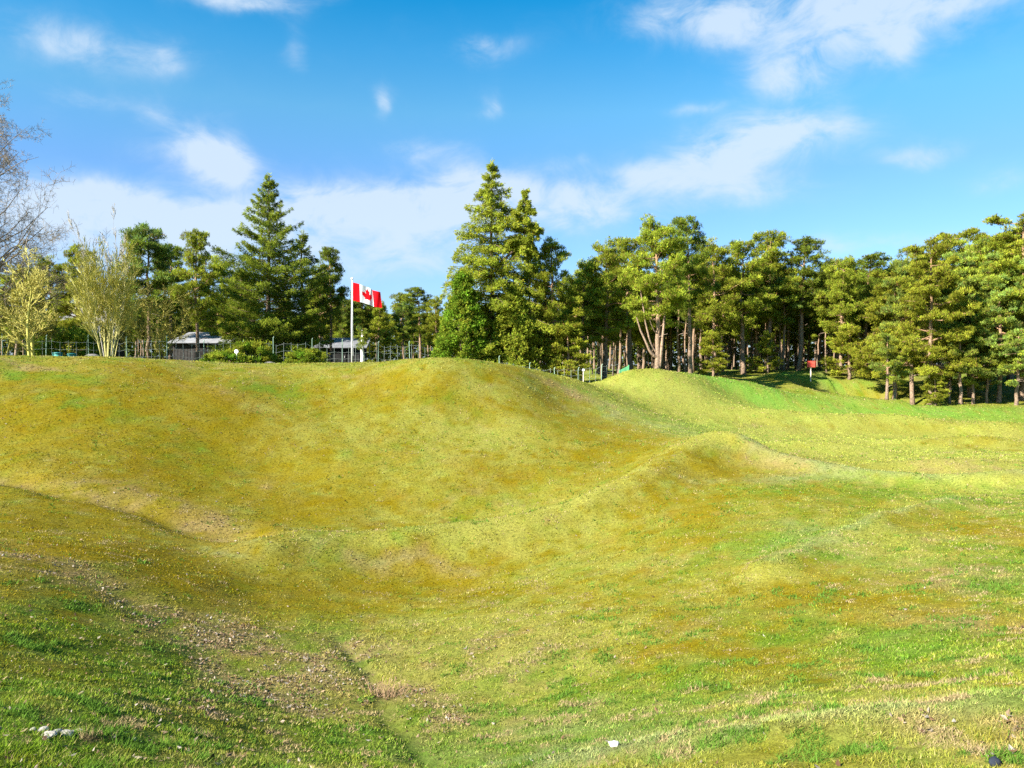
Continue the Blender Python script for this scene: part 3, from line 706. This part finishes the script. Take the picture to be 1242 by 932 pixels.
# slim bare poles close behind the edge
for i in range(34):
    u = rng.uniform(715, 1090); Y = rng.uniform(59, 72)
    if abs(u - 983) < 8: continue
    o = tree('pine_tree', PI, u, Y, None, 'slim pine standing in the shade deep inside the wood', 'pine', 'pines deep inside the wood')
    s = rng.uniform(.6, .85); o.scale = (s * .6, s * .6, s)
# the far side of the wood, where single trees no longer read
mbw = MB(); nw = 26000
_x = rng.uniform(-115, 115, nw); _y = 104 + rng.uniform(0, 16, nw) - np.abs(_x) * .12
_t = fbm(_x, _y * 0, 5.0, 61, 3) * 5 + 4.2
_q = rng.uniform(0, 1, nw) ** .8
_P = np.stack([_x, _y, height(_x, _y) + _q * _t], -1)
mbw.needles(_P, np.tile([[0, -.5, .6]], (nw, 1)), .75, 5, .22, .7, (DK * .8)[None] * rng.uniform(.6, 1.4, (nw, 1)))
tag(link('far_wood', mbw.mesh('far_wood', M_NEEDLE)), 'dark mass of the far side of the wood', None, None, 'stuff')
# extra stems of the right-hand pines that show under the boughs
PK = pine(6.5, .33, 1.9, 16, .17, LIT, BLU * 1.3, flat=.4, cs=.55, per=46, low=.8, up=.1, dead=7, size=.24)
for i, (u, v0, lab) in enumerate([(1076,487,'small dark stemmed pine at the right rim of the hollow'), (1086,487,'small pine with leaning dark stem beside the rim of the hollow'), (1152,488,'short pine between the low boughed pine and the sunlit stems'),
        (1166,486,'short pine with a dark stem at the foot of the blue green pine'), (1181,487,'short pine with a sunlit stump like stem'), (1197,488,'short pine with a pale tapering stem'), (1233,490,'short pine with a pale stem at the right edge')]):
    tree('pine_tree', PK, u, 45.5 + .5 * (i % 3), 405 + 12 * (i % 3), lab, 'pine', 'short pines at the sunlit grass edge', wide=.85)

# ------------------------------------------------------------------ fences
GREENP = np.array([.22, .32, .25])
def fence(name, pts, label, hgt=1.45, post_step=2.2, lean=0.03):
    pts = np.array(pts, float)
    seg = np.r_[0, np.cumsum(np.linalg.norm(np.diff(pts, axis=0), axis=1))]
    def along(s): return np.array([np.interp(s, seg, pts[:, 0]), np.interp(s, seg, pts[:, 1])])
    root = link(name, None, None, (pts[0, 0], pts[0, 1], gz(*pts[0])))
    o0 = np.array(root.location)
    tag(root, label, 'fence')
    for s in np.arange(0, seg[-1], post_step):
        s = s + rng.normal() * .15; p = along(s); z = gz(*p); mb = MB()
        lx, ly = rng.normal(size=2) * lean
        hh = hgt * rng.uniform(.98, 1.12)
        B = np.array([p[0], p[1], z]) - o0
        mb.tube(B + np.array([[0, 0, -.3], [lx * .5, ly * .5, hh * .6], [lx, ly, hh], [lx + .05, ly - .03, hh + .05]]), (.022), GREENP * rng.uniform(.8, 1.15), 6)
        link('post', mb.mesh('post', M_PAINT, True), root)
    mb = MB(); ss = np.arange(0, seg[-1], .42)
    A = []; Bq = []
    tops = []
    for s in ss:
        p = along(s); z = gz(*p); A.append([p[0], p[1], z - .05]); Bq.append([p[0] + rng.normal() * .02, p[1], z + hgt * rng.uniform(.88, 1.02)])
    A = np.array(A) - o0; Bq = np.array(Bq) - o0
    mb.segs(A, Bq, .009, .009, np.array([.20, .23, .21]), 4)
    for f in (.12, .3, .5, .72, .95):
        W = A + (Bq - A) * f
        mb.segs(W[:-1], W[1:], .006, .006, np.array([.22, .25, .23]), 3)
    link('wire_mesh', mb.mesh('wire_mesh', M_PAINT), root)
    return root
fl = [at(u, 440, Y)[:2] for u, Y in ((-110, 39), (0, 41), (100, 42), (220, 43), (330, 45.3), (430, 46.5), (545, 47.5))]
fence('wire_fence', fl, 'long pale green wire fence running behind the left mounds to the golden spruce', post_step=2.0, hgt=1.85)
fm = [at(u, 440, Y)[:2] for u, Y in ((606, 42.4), (660, 42.8), (700, 43.6), (752, 45.2))]
fence('wire_fence', fm, 'short wire fence dipping behind the saddle in front of the full pine', hgt=1.3, post_step=1.6)

def green_panel():
    mb = MB(); w = .62; hgt = 1.0
    p = at(757, 450, 45.6); X, Y = p[0], p[1]; z = gz(X, Y)
    root = link('fence_panel', None, None, (X, Y, z), (0, 0, .25))
    tag(root, 'small bright green slatted panel at the right end of the saddle fence', 'fence panel')
    g = np.array([.13, .42, .20])
    mb.box(-w / 2, -w / 2 + .04, -.02, .02, -.3, hgt * .72, g); mb.box(w / 2 - .04, w / 2, -.02, .02, -.3, hgt, g)
    fr = mb.mesh('panel_frame', M_PAINT); link('panel_frame', fr, root)
    mb = MB()
    n = 9
    for i in range(n):
        x = -w / 2 + .05 + (w - .1) * i / (n - 1)
        mb.box(x - .027, x + .027, -.012, .012, -.2, hgt * (.72 + .26 * i / (n - 1)) - .03, g * rng.uniform(.85, 1.15))
    link('slats', mb.mesh('slats', M_PAINT), root)
green_panel()

# ------------------------------------------------------------------ flag pole and flag
FY = 46.0; FX = (427 - CU) / F_PX * FY; FZ = gz(FX, FY)
top = at(427.5, 337, FY)[2]
pole = link('flagpole', None, None, (FX, FY, FZ)); tag(pole, 'slim white flagpole standing behind the left mound', 'flagpole')
mb = MB(); H = top - FZ
mb.tube(np.array([[0, 0, -.3], [0, 0, H * .5], [.03, 0, H - .12]]), [.052, .047, .036], np.array([.52, .52, .51]), 12)
link('shaft', mb.mesh('shaft', M_PAINT, True), pole)
def sphere(c, r, col, seg=14, ring=9, sx=1, sy=1, sz=1):
    th = np.linspace(0, np.pi, ring); ph = np.arange(seg) * 2 * np.pi / seg
    V = np.stack([sx * r * np.sin(th)[:, None] * np.cos(ph), sy * r * np.sin(th)[:, None] * np.sin(ph), sz * r * np.cos(th)[:, None] + 0 * ph], -1).reshape(-1, 3) + c
    i = np.arange(ring - 1)[:, None] * seg; j = np.arange(seg)[None]; j2 = (j + 1) % seg
    return V, np.stack([i + j, i + seg + j, i + seg + j2, i + j2], -1).reshape(-1, 4)
mb = MB(); V, Q = sphere(np.array([.03, 0, H - .06]), .075, None); mb.add(V, Q, np.array([.82, .82, .80])); link('finial', mb.mesh('finial', M_PAINT, True), pole)
mb = MB(); mb.tube(np.array([[.075, -.02, 1.0], [.06, -.03, H * .5], [.07, -.01, H - .2]]), .008, np.array([.7, .7, .68]), 4); link('halyard', mb.mesh('halyard', M_PAINT), pole)

HALF = [(-90,2030),(-45,1167),(-156,1069),(-1015,1220),(-899,900),(-919,827),(-1860,65),(-1648,-34),(-1614,-113),(-1800,-685),(-1258,-570),(-1185,-608),(-1080,-855),(-657,-401),(-546,-458),(-750,-1510),(-423,-1321),(-332,-1348),(0,-2000)]
LEAF = np.array(HALF + [(-x, y) for x, y in HALF[-2::-1]], float) / 4800.0
def inside(px, py, poly):
    r = np.zeros(px.shape, bool); j = len(poly) - 1
    for i in range(len(poly)):
        xi, yi = poly[i]; xj, yj = poly[j]
        c = ((yi > py) != (yj > py)) & (px < (xj - xi) * (py - yi) / (yj - yi + 1e-12) + xi)
        r ^= c; j = i
    return r
def flag():
    nu, nv = 140, 72
    Hf, Wf = 1.08, 1.84
    s = np.linspace(0, 1, nu + 1); t = np.linspace(0, 1, nv + 1)
    S, T = np.meshgrid(s, t)
    # cloth: hoist along the pole, the fly sagging and rippling away from the wind
    ang = math.radians(12)
    rip = .05 * np.sin(S * 8.0 + T * 1.0 + 2.2) * S ** .6 + .05 * np.sin(S * 21 - T * 2) * S
    comp = S - .06 * np.sin(S * 9.5) * S
    along_ = comp * Wf * .90
    x = along_ * math.cos(ang) - rip * math.sin(ang)
    y = along_ * math.sin(ang) + rip * math.cos(ang)
    z = (T - .5) * Hf * (1 - .13 * S ** 2) - .50 * S ** 1.25 + .05 * np.sin(S * 6 + 1) * S
    x = x + .10 * (T - .5) * S * -1
    V = np.stack([x, y, z], -1).reshape(-1, 3)
    idx = np.arange((nu + 1) * (nv + 1)).reshape(nv + 1, nu + 1)
    Q = np.stack([idx[:-1, :-1], idx[:-1, 1:], idx[1:, 1:], idx[1:, :-1]], -1).reshape(-1, 4)
    cs, ct = np.meshgrid((s[:-1] + s[1:]) / 2, (t[:-1] + t[1:]) / 2)
    red = (cs < .25) | (cs > .75) | inside((cs - .5) * 2, -(ct - .5), LEAF)
    mR, nt, out = newmat('red_cloth'); 
    def clothm(m, nt, out, c):
        tc = N(nt, 'ShaderNodeTexCoord'); n1 = N(nt, 'ShaderNodeTexNoise'); n1.inputs['Scale'].default_value = 4
        nt.links.new(tc.outputs['Object'], n1.inputs['Vector'])
        mr = N(nt, 'ShaderNodeMapRange'); mr.inputs[3].default_value = .92; mr.inputs[4].default_value = 1.06; nt.links.new(n1.outputs['Fac'], mr.inputs[0])
        vm = N(nt, 'ShaderNodeVectorMath', operation='SCALE'); vm.inputs[0].default_value = c; nt.links.new(mr.outputs[0], vm.inputs['Scale'])
        d = N(nt, 'ShaderNodeBsdfDiffuse'); tr = N(nt, 'ShaderNodeBsdfTranslucent'); mx = N(nt, 'ShaderNodeMixShader'); mx.inputs[0].default_value = .3
        nt.links.new(vm.outputs[0], d.inputs[0]); nt.links.new(vm.outputs[0], tr.inputs[0]); nt.links.new(d.outputs[0], mx.inputs[1]); nt.links.new(tr.outputs[0], mx.inputs[2]); nt.links.new(mx.outputs[0], out.inputs[0])
    clothm(mR, nt, out, (.85, .010, .016)); mW, nt2, out2 = newmat('white_cloth'); clothm(mW, nt2, out2, (.80, .80, .80))
    me = mesh_from('flag', V, Q, None, [mW, mR], red.ravel().astype(int), True)
    zc = at(429, 354, FY)[2]
    o = link('flag', me, None, (FX + .085, FY - .02, zc))
    tag(o, 'red and white maple leaf flag blowing from the top of the white pole', 'flag')
flag()

# ------------------------------------------------------------------ sheds behind the fence
def shed(u, Y, w, d, hw, rise, label, wallc, roofc, rot=0.0):
    X = (u - CU) / F_PX * Y; z = gz(X, Y)
    root = link('shed', None, None, (X, Y, z), (0, 0, rot)); tag(root, label, 'shed')
    mb = MB()
    mb.box(-w / 2, w / 2, 0, .12, -.4, hw, wallc); mb.box(-w / 2, w / 2, d - .12, d, -.4, hw + rise, wallc)
    for sx in (-1, 1):
        x0, x1 = sorted((sx * w / 2 + .002 * sx, sx * (w / 2 - .12)))
        V = [[x, y, zz] for x in (x0, x1) for (y, zz) in ((.122, -.4), (d - .122, -.4), (d - .122, hw + rise), (.122, hw))]
        mb.add(V, [[0, 1, 2, 3], [7, 6, 5, 4], [0, 3, 7, 4], [1, 5, 6, 2], [3, 2, 6, 7], [0, 4, 5, 1]], wallc * .9)
    n = int(w / .22)
    for i in range(n):
        x = -w / 2 + .08 + i * (w - .16) / max(1, n - 1); mb.box(x - .02, x + .02, -.015, -.001, -.3, hw - .03, wallc * rng.uniform(.8, 1.3))
    link('wall', mb.mesh('wall', M_WOOD), root)
    mb = MB(); ns = int((w + .6) / .18); o = .3; sl = rise / d
    for i in range(ns):
        xa = -w / 2 - o + i * (w + 2 * o) / ns; xb = xa + (w + 2 * o) / ns * .985; up = .0
        V = [[x, y, hw + .02 + sl * y + q + up] for q in (0, .05) for (x, y) in ((xa, -.35), (xb, -.35), (xb, d + .3), (xa, d + .3))]
        mb.add(V, [[0, 3, 2, 1], [4, 5, 6, 7], [0, 1, 5, 4], [1, 2, 6, 5], [2, 3, 7, 6], [3, 0, 4, 7]], roofc * rng.uniform(.9, 1.08))
    link('roof', mb.mesh('roof', M_ROOF), root)
    mb = MB(); mb.box(-.42, .42, -.045, -.02, -.1, min(1.95, hw - .15), wallc * .55); dr = link('door', mb.mesh('door', M_WOOD), root)
    mb = MB(); mb.box(.3, .34, -.09, -.048, .95, 1.1, np.array([.4, .4, .4])); link('handle', mb.mesh('handle', M_PAINT), dr)
shed(243, 55, 3.9, 3.2, 2.05, .75, 'dark boarded shed with pale sloping roof left of the dark spruce', np.array([.035, .032, .03]), np.array([.20, .20, .21]))
shed(413, 58, 3.4, 3.0, 1.75, .7, 'low dark shed with grey roof behind the flagpole', np.array([.03, .03, .03]), np.array([.15, .15, .16]), .1)
shed(82, 62, 4.2, 5.0, 2.9, 2.6, 'tall dark shed with steep pale roof behind the yellow bare trees', np.array([.05, .045, .04]), np.array([.24, .23, .23]))

# ------------------------------------------------------------------ small things
def sign(name, u, v, Y, w, h, c, label, cat, rnd=False, post=np.array([.6, .52, .42])):
    p = at(u, v, Y); zg = gz(p[0], Y); root = link(name, None, None, (p[0], Y, zg)); tag(root, label, cat)
    hz = p[2] - zg
    mb = MB()
    if rnd: mb.tube(np.array([[0, -.035, hz], [0, -.06, hz]]), w / 2, c, 20)
    else:
        mb.box(-w / 2, w / 2, -.075, -.045, hz - h / 2, hz + h / 2, c); mb.box(-w / 2 - .02, w / 2 + .02, -.08, -.042, hz + h / 2 + .002, hz + h / 2 + .03, c * .8)
    link('board' if not rnd else 'disc', mb.mesh('board', M_PAINT), root)
    mb = MB()
    mb.tube(np.array([[0, 0, -.3], [.0, 0, hz + (.0 if rnd else h * .35)]]), .025 if rnd else .045, post, 7); link('post', mb.mesh('post', M_WOOD), root)
sign('red_sign', 983.5, 442, 55, .56, .42, np.array([.75, .09, .06]), 'small plain red sign on a short post among the trunks', 'sign')
sign('white_sign', 287, 426.5, 42.4, .22, .22, np.array([.8, .78, .76]), 'little round white plate on a stake in front of the juniper', 'sign', True)
sign('white_sign', 707.5, 449, 44.6, .17, .17, np.array([.45, .45, .44]), 'little round white plate behind the saddle fence', 'sign', True)

def rock(name, p, rx, ry, rz, c, label, cat='stone', rough=.18, seed=0):
    V, Q = sphere(np.zeros(3), 1.0, None, 22, 13)
    q = V.copy()
    n = 1 + rough * (fbm(q[:, 0] * 1.1 + q[:, 2] + seed, q[:, 1] * 1.1 - q[:, 2] * .7 + seed, .8, seed, 3) - .5) * 2.2
    V = V * n[:, None] * np.array([rx, ry, rz])
    mb = MB(); mb.add(V, Q, c)
    o = link(name, mb.mesh(name, M_STONE, True), None, p, (0, 0, seed * 1.3)); tag(o, label, cat); return o
for i, (u, Y, w, hh, lab) in enumerate([(112, 34.5, .5, .5, 'low grey boulder on the crest beside the leaning fence post'), (328, 39.5, .45, .5, 'grey boulder top on the crest below the dark spruce')]):
    X = (u - CU) / F_PX * Y; zt = at(u, 430.5 if i == 0 else 439.5, Y)[2]
    rock('boulder', (X, Y, zt - hh * .82), w, .5, hh * .9, np.array([.13, .12, .11]), lab, 'boulder', seed=3 + i)
p = ground_at(745, 906)[0]; rock('chalk_stone', (p[0], p[1], p[2] + .018), .042, .034, .024, np.array([.50, .47, .43]), 'single white chalk stone in the grass near the bottom centre', seed=6, rough=.6)
p = ground_at(1207, 931)[0]; rock('flint_stone', (p[0], p[1], p[2] + .015), .036, .03, .03, np.array([.018, .022, .032]), 'dark blue grey stone cut by the bottom edge at right', seed=8)
pl = [(52,888,.05),(60,893,.055),(68,890,.045),(80,892,.06),(86,891,.035),(40,886,.03),(95,888,.03),(56,897,.03)]
SW = ['largest','flat','angular','long','small','outermost left','outermost right','lowest']
for i, (u, v, r) in enumerate(pl):
    p = ground_at(u, v)[0]
    rock('chalk_stone', (p[0], p[1], p[2] + r * .12), r * 1.0, r * .7, r * .4, np.array([.30, .27, .23]) * rng.uniform(.85, 1.2), 'pale chalk stone exposed in the bare scrape at bottom left', seed=11 + i)['group'] = 'chalk stones in the bare scrape'

def bin_(u, Y, label):
    p = at(u, 428, Y); z = gz(p[0], Y); root = link('teal_bin', None, None, (p[0], Y, z)); tag(root, label, 'bin')
    c = np.array([.06, .30, .27]); mb = MB()
    mb.tube(np.array([[0, 0, -.1], [0, 0, .5], [0, 0, 1.0]]), [.2, .23, .25], c, 14); link('body', mb.mesh('body', M_PAINT, True), root)
    mb = MB(); mb.tube(np.array([[0, 0, 1.01], [0, 0, 1.06], [0, 0, 1.10]]), [.28, .27, .12], c * .8, 14); link('lid', mb.mesh('lid', M_PAINT, True), root)
bin_(70, 44, 'teal bin behind the fence, left one of the pair'); bin_(87.5, 44.5, 'teal bin behind the fence, right one near the leaning post')

def tussock():
    p = ground_at(470, 848)[0]; mb = MB(); n = 190
    a = rng.uniform(0, 6.28, n); r = np.sqrt(rng.uniform(size=n)) * .17
    A = np.stack([np.cos(a) * r * 1.3, np.sin(a) * r * .7, np.zeros(n) - .04], -1)
    D = np.stack([np.cos(a) * r * .6 + rng.normal(size=n) * .07, np.sin(a) * r * .5 + rng.normal(size=n) * .06, rng.uniform(.05, .30, n) ** 1.0], -1)
    mid = A + D * .55 + rng.normal(size=(n, 3)) * .012; B = A + D + rng.normal(size=(n, 3)) * .02
    c = np.array([.30, .20, .115]) * rng.uniform(.55, 1.25, (n, 1))
    mb.segs(A, mid, .0035, .003, c, 3); mb.segs(mid, B, .003, .0015, c * 1.05, 3)
    o = link('dry_tussock', mb.mesh('dry_tussock', M_TWIG), None, p); tag(o, 'clump of dry straw coloured stalks at the head of the dark gully', 'dry plant')
tussock()

# ------------------------------------------------------------------ sky, sun, camera
SUN_EL, SUN_SIDE = math.radians(33), math.radians(56)
sdir = Vector((-math.sin(SUN_SIDE) * math.cos(SUN_EL), -math.cos(SUN_SIDE) * math.cos(SUN_EL), math.sin(SUN_EL)))
sl = bpy.data.lights.new('sun', 'SUN'); sl.energy = 5.0; sl.angle = math.radians(.5); sl.color = (1, .94, .83)
so = bpy.data.objects.new('sun', sl); COL.objects.link(so); so.rotation_euler = sdir.to_track_quat('Z', 'Y').to_euler()

CLOUDS = [(105,50,85,22,.60),(205,75,18,16,.4),(252,184,46,25,1.5),(285,205,30,16,.6),(70,232,70,20,.5),(90,310,260,50,.6),(330,268,260,26,.45),(420,310,150,30,.3),(150,262,110,24,.6),(250,268,110,24,.60),(455,250,125,28,1.35),(560,232,55,26,.7),(660,238,110,26,.9),
 (520,183,50,14,.45),(680,196,30,10,.4),(588,58,42,12,.55),(471,118,11,16,.6),(592,124,13,16,.5),(355,62,12,20,.35),(890,12,110,26,.95),(1060,18,95,38,.9),(1090,60,25,16,.4),(952,90,55,26,.85),(870,48,30,10,.35),
 (792,208,45,20,.75),(878,192,62,30,1.0),(955,168,65,26,.9),(900,236,90,20,.45),(1105,182,42,11,.55),(1215,216,34,14,.4),(280,2,55,9,.6),(1060,298,110,12,.45),(480,318,140,22,.35),(850,132,30,6,.4),(100,118,40,14,.35),(185,135,20,14,.3),(1180,-30,120,40,.6),(330,-10,60,20,.4),(720,262,90,16,.35)]
def build_world():
    w = bpy.data.worlds.new('World'); scene.world = w; w.use_nodes = True
    nt = w.node_tree; nt.nodes.clear(); L = nt.links.new
    out = N(nt, 'ShaderNodeOutputWorld'); bg = N(nt, 'ShaderNodeBackground'); L(bg.outputs[0], out.inputs[0]); bg.inputs[1].default_value = .07
    sky = N(nt, 'ShaderNodeTexSky', sky_type='NISHITA'); sky.sun_disc = False; sky.sun_elevation = SUN_EL
    sky.sun_rotation = math.atan2(sdir.x, sdir.y); sky.air_density = 1.0; sky.dust_density = .9; sky.ozone_density = 1.0
    tint = N(nt, 'ShaderNodeMix', data_type='RGBA', blend_type='MULTIPLY'); tint.inputs[0].default_value = 1
    cr = N(nt, 'ShaderNodeValToRGB')
    L(sky.outputs[0], tint.inputs[6])
    tc = N(nt, 'ShaderNodeTexCoord'); sx = N(nt, 'ShaderNodeSeparateXYZ'); L(tc.outputs['Generated'], sx.inputs[0])
    az = N(nt, 'ShaderNodeMath', operation='ARCTAN2'); L(sx.outputs[0], az.inputs[0]); L(sx.outputs[1], az.inputs[1])
    el = N(nt, 'ShaderNodeMath', operation='ARCSINE'); L(sx.outputs[2], el.inputs[0])
    L(el.outputs[0], cr.inputs[0]); L(cr.outputs[0], tint.inputs[7])
    for i, (pos, c) in enumerate(SKY_TINT):
        e_ = cr.color_ramp.elements[i] if i < 2 else cr.color_ramp.elements.new(pos)
        e_.position = pos; e_.color = c + (1,)
    ae = N(nt, 'ShaderNodeCombineXYZ'); L(az.outputs[0], ae.inputs[0]); L(el.outputs[0], ae.inputs[1])
    # warp so that the outlines are ragged
    wn = N(nt, 'ShaderNodeTexNoise'); wn.inputs['Scale'].default_value = 9; wn.inputs['Detail'].default_value = 5; L(ae.outputs[0], wn.inputs['Vector'])
    ws = N(nt, 'ShaderNodeVectorMath', operation='SUBTRACT'); L(wn.outputs['Color'], ws.inputs[0]); ws.inputs[1].default_value = (.5, .5, .5)
    wm = N(nt, 'ShaderNodeVectorMath', operation='MULTIPLY_ADD'); L(ws.outputs[0], wm.inputs[0]); wm.inputs[1].default_value = (.10, .05, 0); L(ae.outputs[0], wm.inputs[2])
    acc = None
    for (u, v, ru, rv, s) in CLOUDS:
        d = ray(u, v); d = d / np.linalg.norm(d)
        a = math.atan2(d[0], d[1]); e = math.asin(d[2])
        sb = N(nt, 'ShaderNodeVectorMath', operation='SUBTRACT'); L(wm.outputs[0], sb.inputs[0]); sb.inputs[1].default_value = (a, e, 0)
        ml = N(nt, 'ShaderNodeVectorMath', operation='MULTIPLY'); L(sb.outputs[0], ml.inputs[0]); ml.inputs[1].default_value = (F_PX / ru, F_PX / rv, 0)
        dt = N(nt, 'ShaderNodeVectorMath', operation='DOT_PRODUCT'); L(ml.outputs[0], dt.inputs[0]); L(ml.outputs[0], dt.inputs[1])
        ex = N(nt, 'ShaderNodeMath', operation='POWER'); ex.inputs[0].default_value = math.exp(-1); L(dt.outputs['Value'], ex.inputs[1])
        ma = N(nt, 'ShaderNodeMath', operation='MULTIPLY_ADD'); L(ex.outputs[0], ma.inputs[0]); ma.inputs[1].default_value = s
        if acc is None: ma.inputs[2].default_value = .12
        else: L(acc.outputs[0], ma.inputs[2])
        acc = ma
    mp = N(nt, 'ShaderNodeVectorMath', operation='MULTIPLY'); L(ae.outputs[0], mp.inputs[0]); mp.inputs[1].default_value = (12, 20, 1)
    n1 = N(nt, 'ShaderNodeTexNoise'); n1.inputs['Scale'].default_value = 1; n1.inputs['Detail'].default_value = 9; n1.inputs['Roughness'].default_value = .63; n1.inputs['Distortion'].default_value = .5
    L(mp.outputs[0], n1.inputs['Vector'])
    nr = N(nt, 'ShaderNodeMapRange'); nr.inputs[1].default_value = .30; nr.inputs[2].default_value = .68; nr.inputs[3].default_value = .30; nr.inputs[4].default_value = 1.25; L(n1.outputs['Fac'], nr.inputs[0])
    mu = N(nt, 'ShaderNodeMath', operation='MULTIPLY'); L(acc.outputs[0], mu.inputs[0]); L(nr.outputs[0], mu.inputs[1])
    den = N(nt, 'ShaderNodeMapRange', interpolation_type='SMOOTHSTEP'); den.inputs[1].default_value = .08; den.inputs[2].default_value = 1.05; den.inputs[3].default_value = 0; den.inputs[4].default_value = .80
    L(mu.outputs[0], den.inputs[0])
    mx = N(nt, 'ShaderNodeMix', data_type='RGBA'); L(den.outputs[0], mx.inputs[0]); L(tint.outputs[2], mx.inputs[6]); mx.inputs[7].default_value = CLOUD_COL + (1,)
    L(mx.outputs[2], bg.inputs[0])
SKY_TINT = [(0., (.46, .57, .83)), (1., (.05, .55, .82)), (.235, (.36, .585, .81)), (.315, (.33, .70, .81)), (.385, (.16, .65, .84)), (.45, (.025, .58, .82))]   # clear spring air: deeper blue upwards
CLOUD_COL = (2.75, 3.2, 3.7)
build_world()

cam = bpy.data.cameras.new('camera'); cam.sensor_width = 36; cam.lens = 36 * F_PX / 1242; cam.clip_end = 3000; cam.clip_start = .05
co = bpy.data.objects.new('camera', cam); COL.objects.link(co); co.location = (0, 0, EYE); co.rotation_euler = (math.pi / 2 - PITCH, 0, 0)
scene.camera = co
vs = scene.view_settings; vs.view_transform = 'Standard'; vs.look = 'None'; vs.exposure = 2.0; vs.gamma = 1; vs.use_curve_mapping = False
scene.cycles.max_bounces = 6; scene.cycles.diffuse_bounces = 3; scene.cycles.transparent_max_bounces = 4
scene.cycles.use_denoising = False
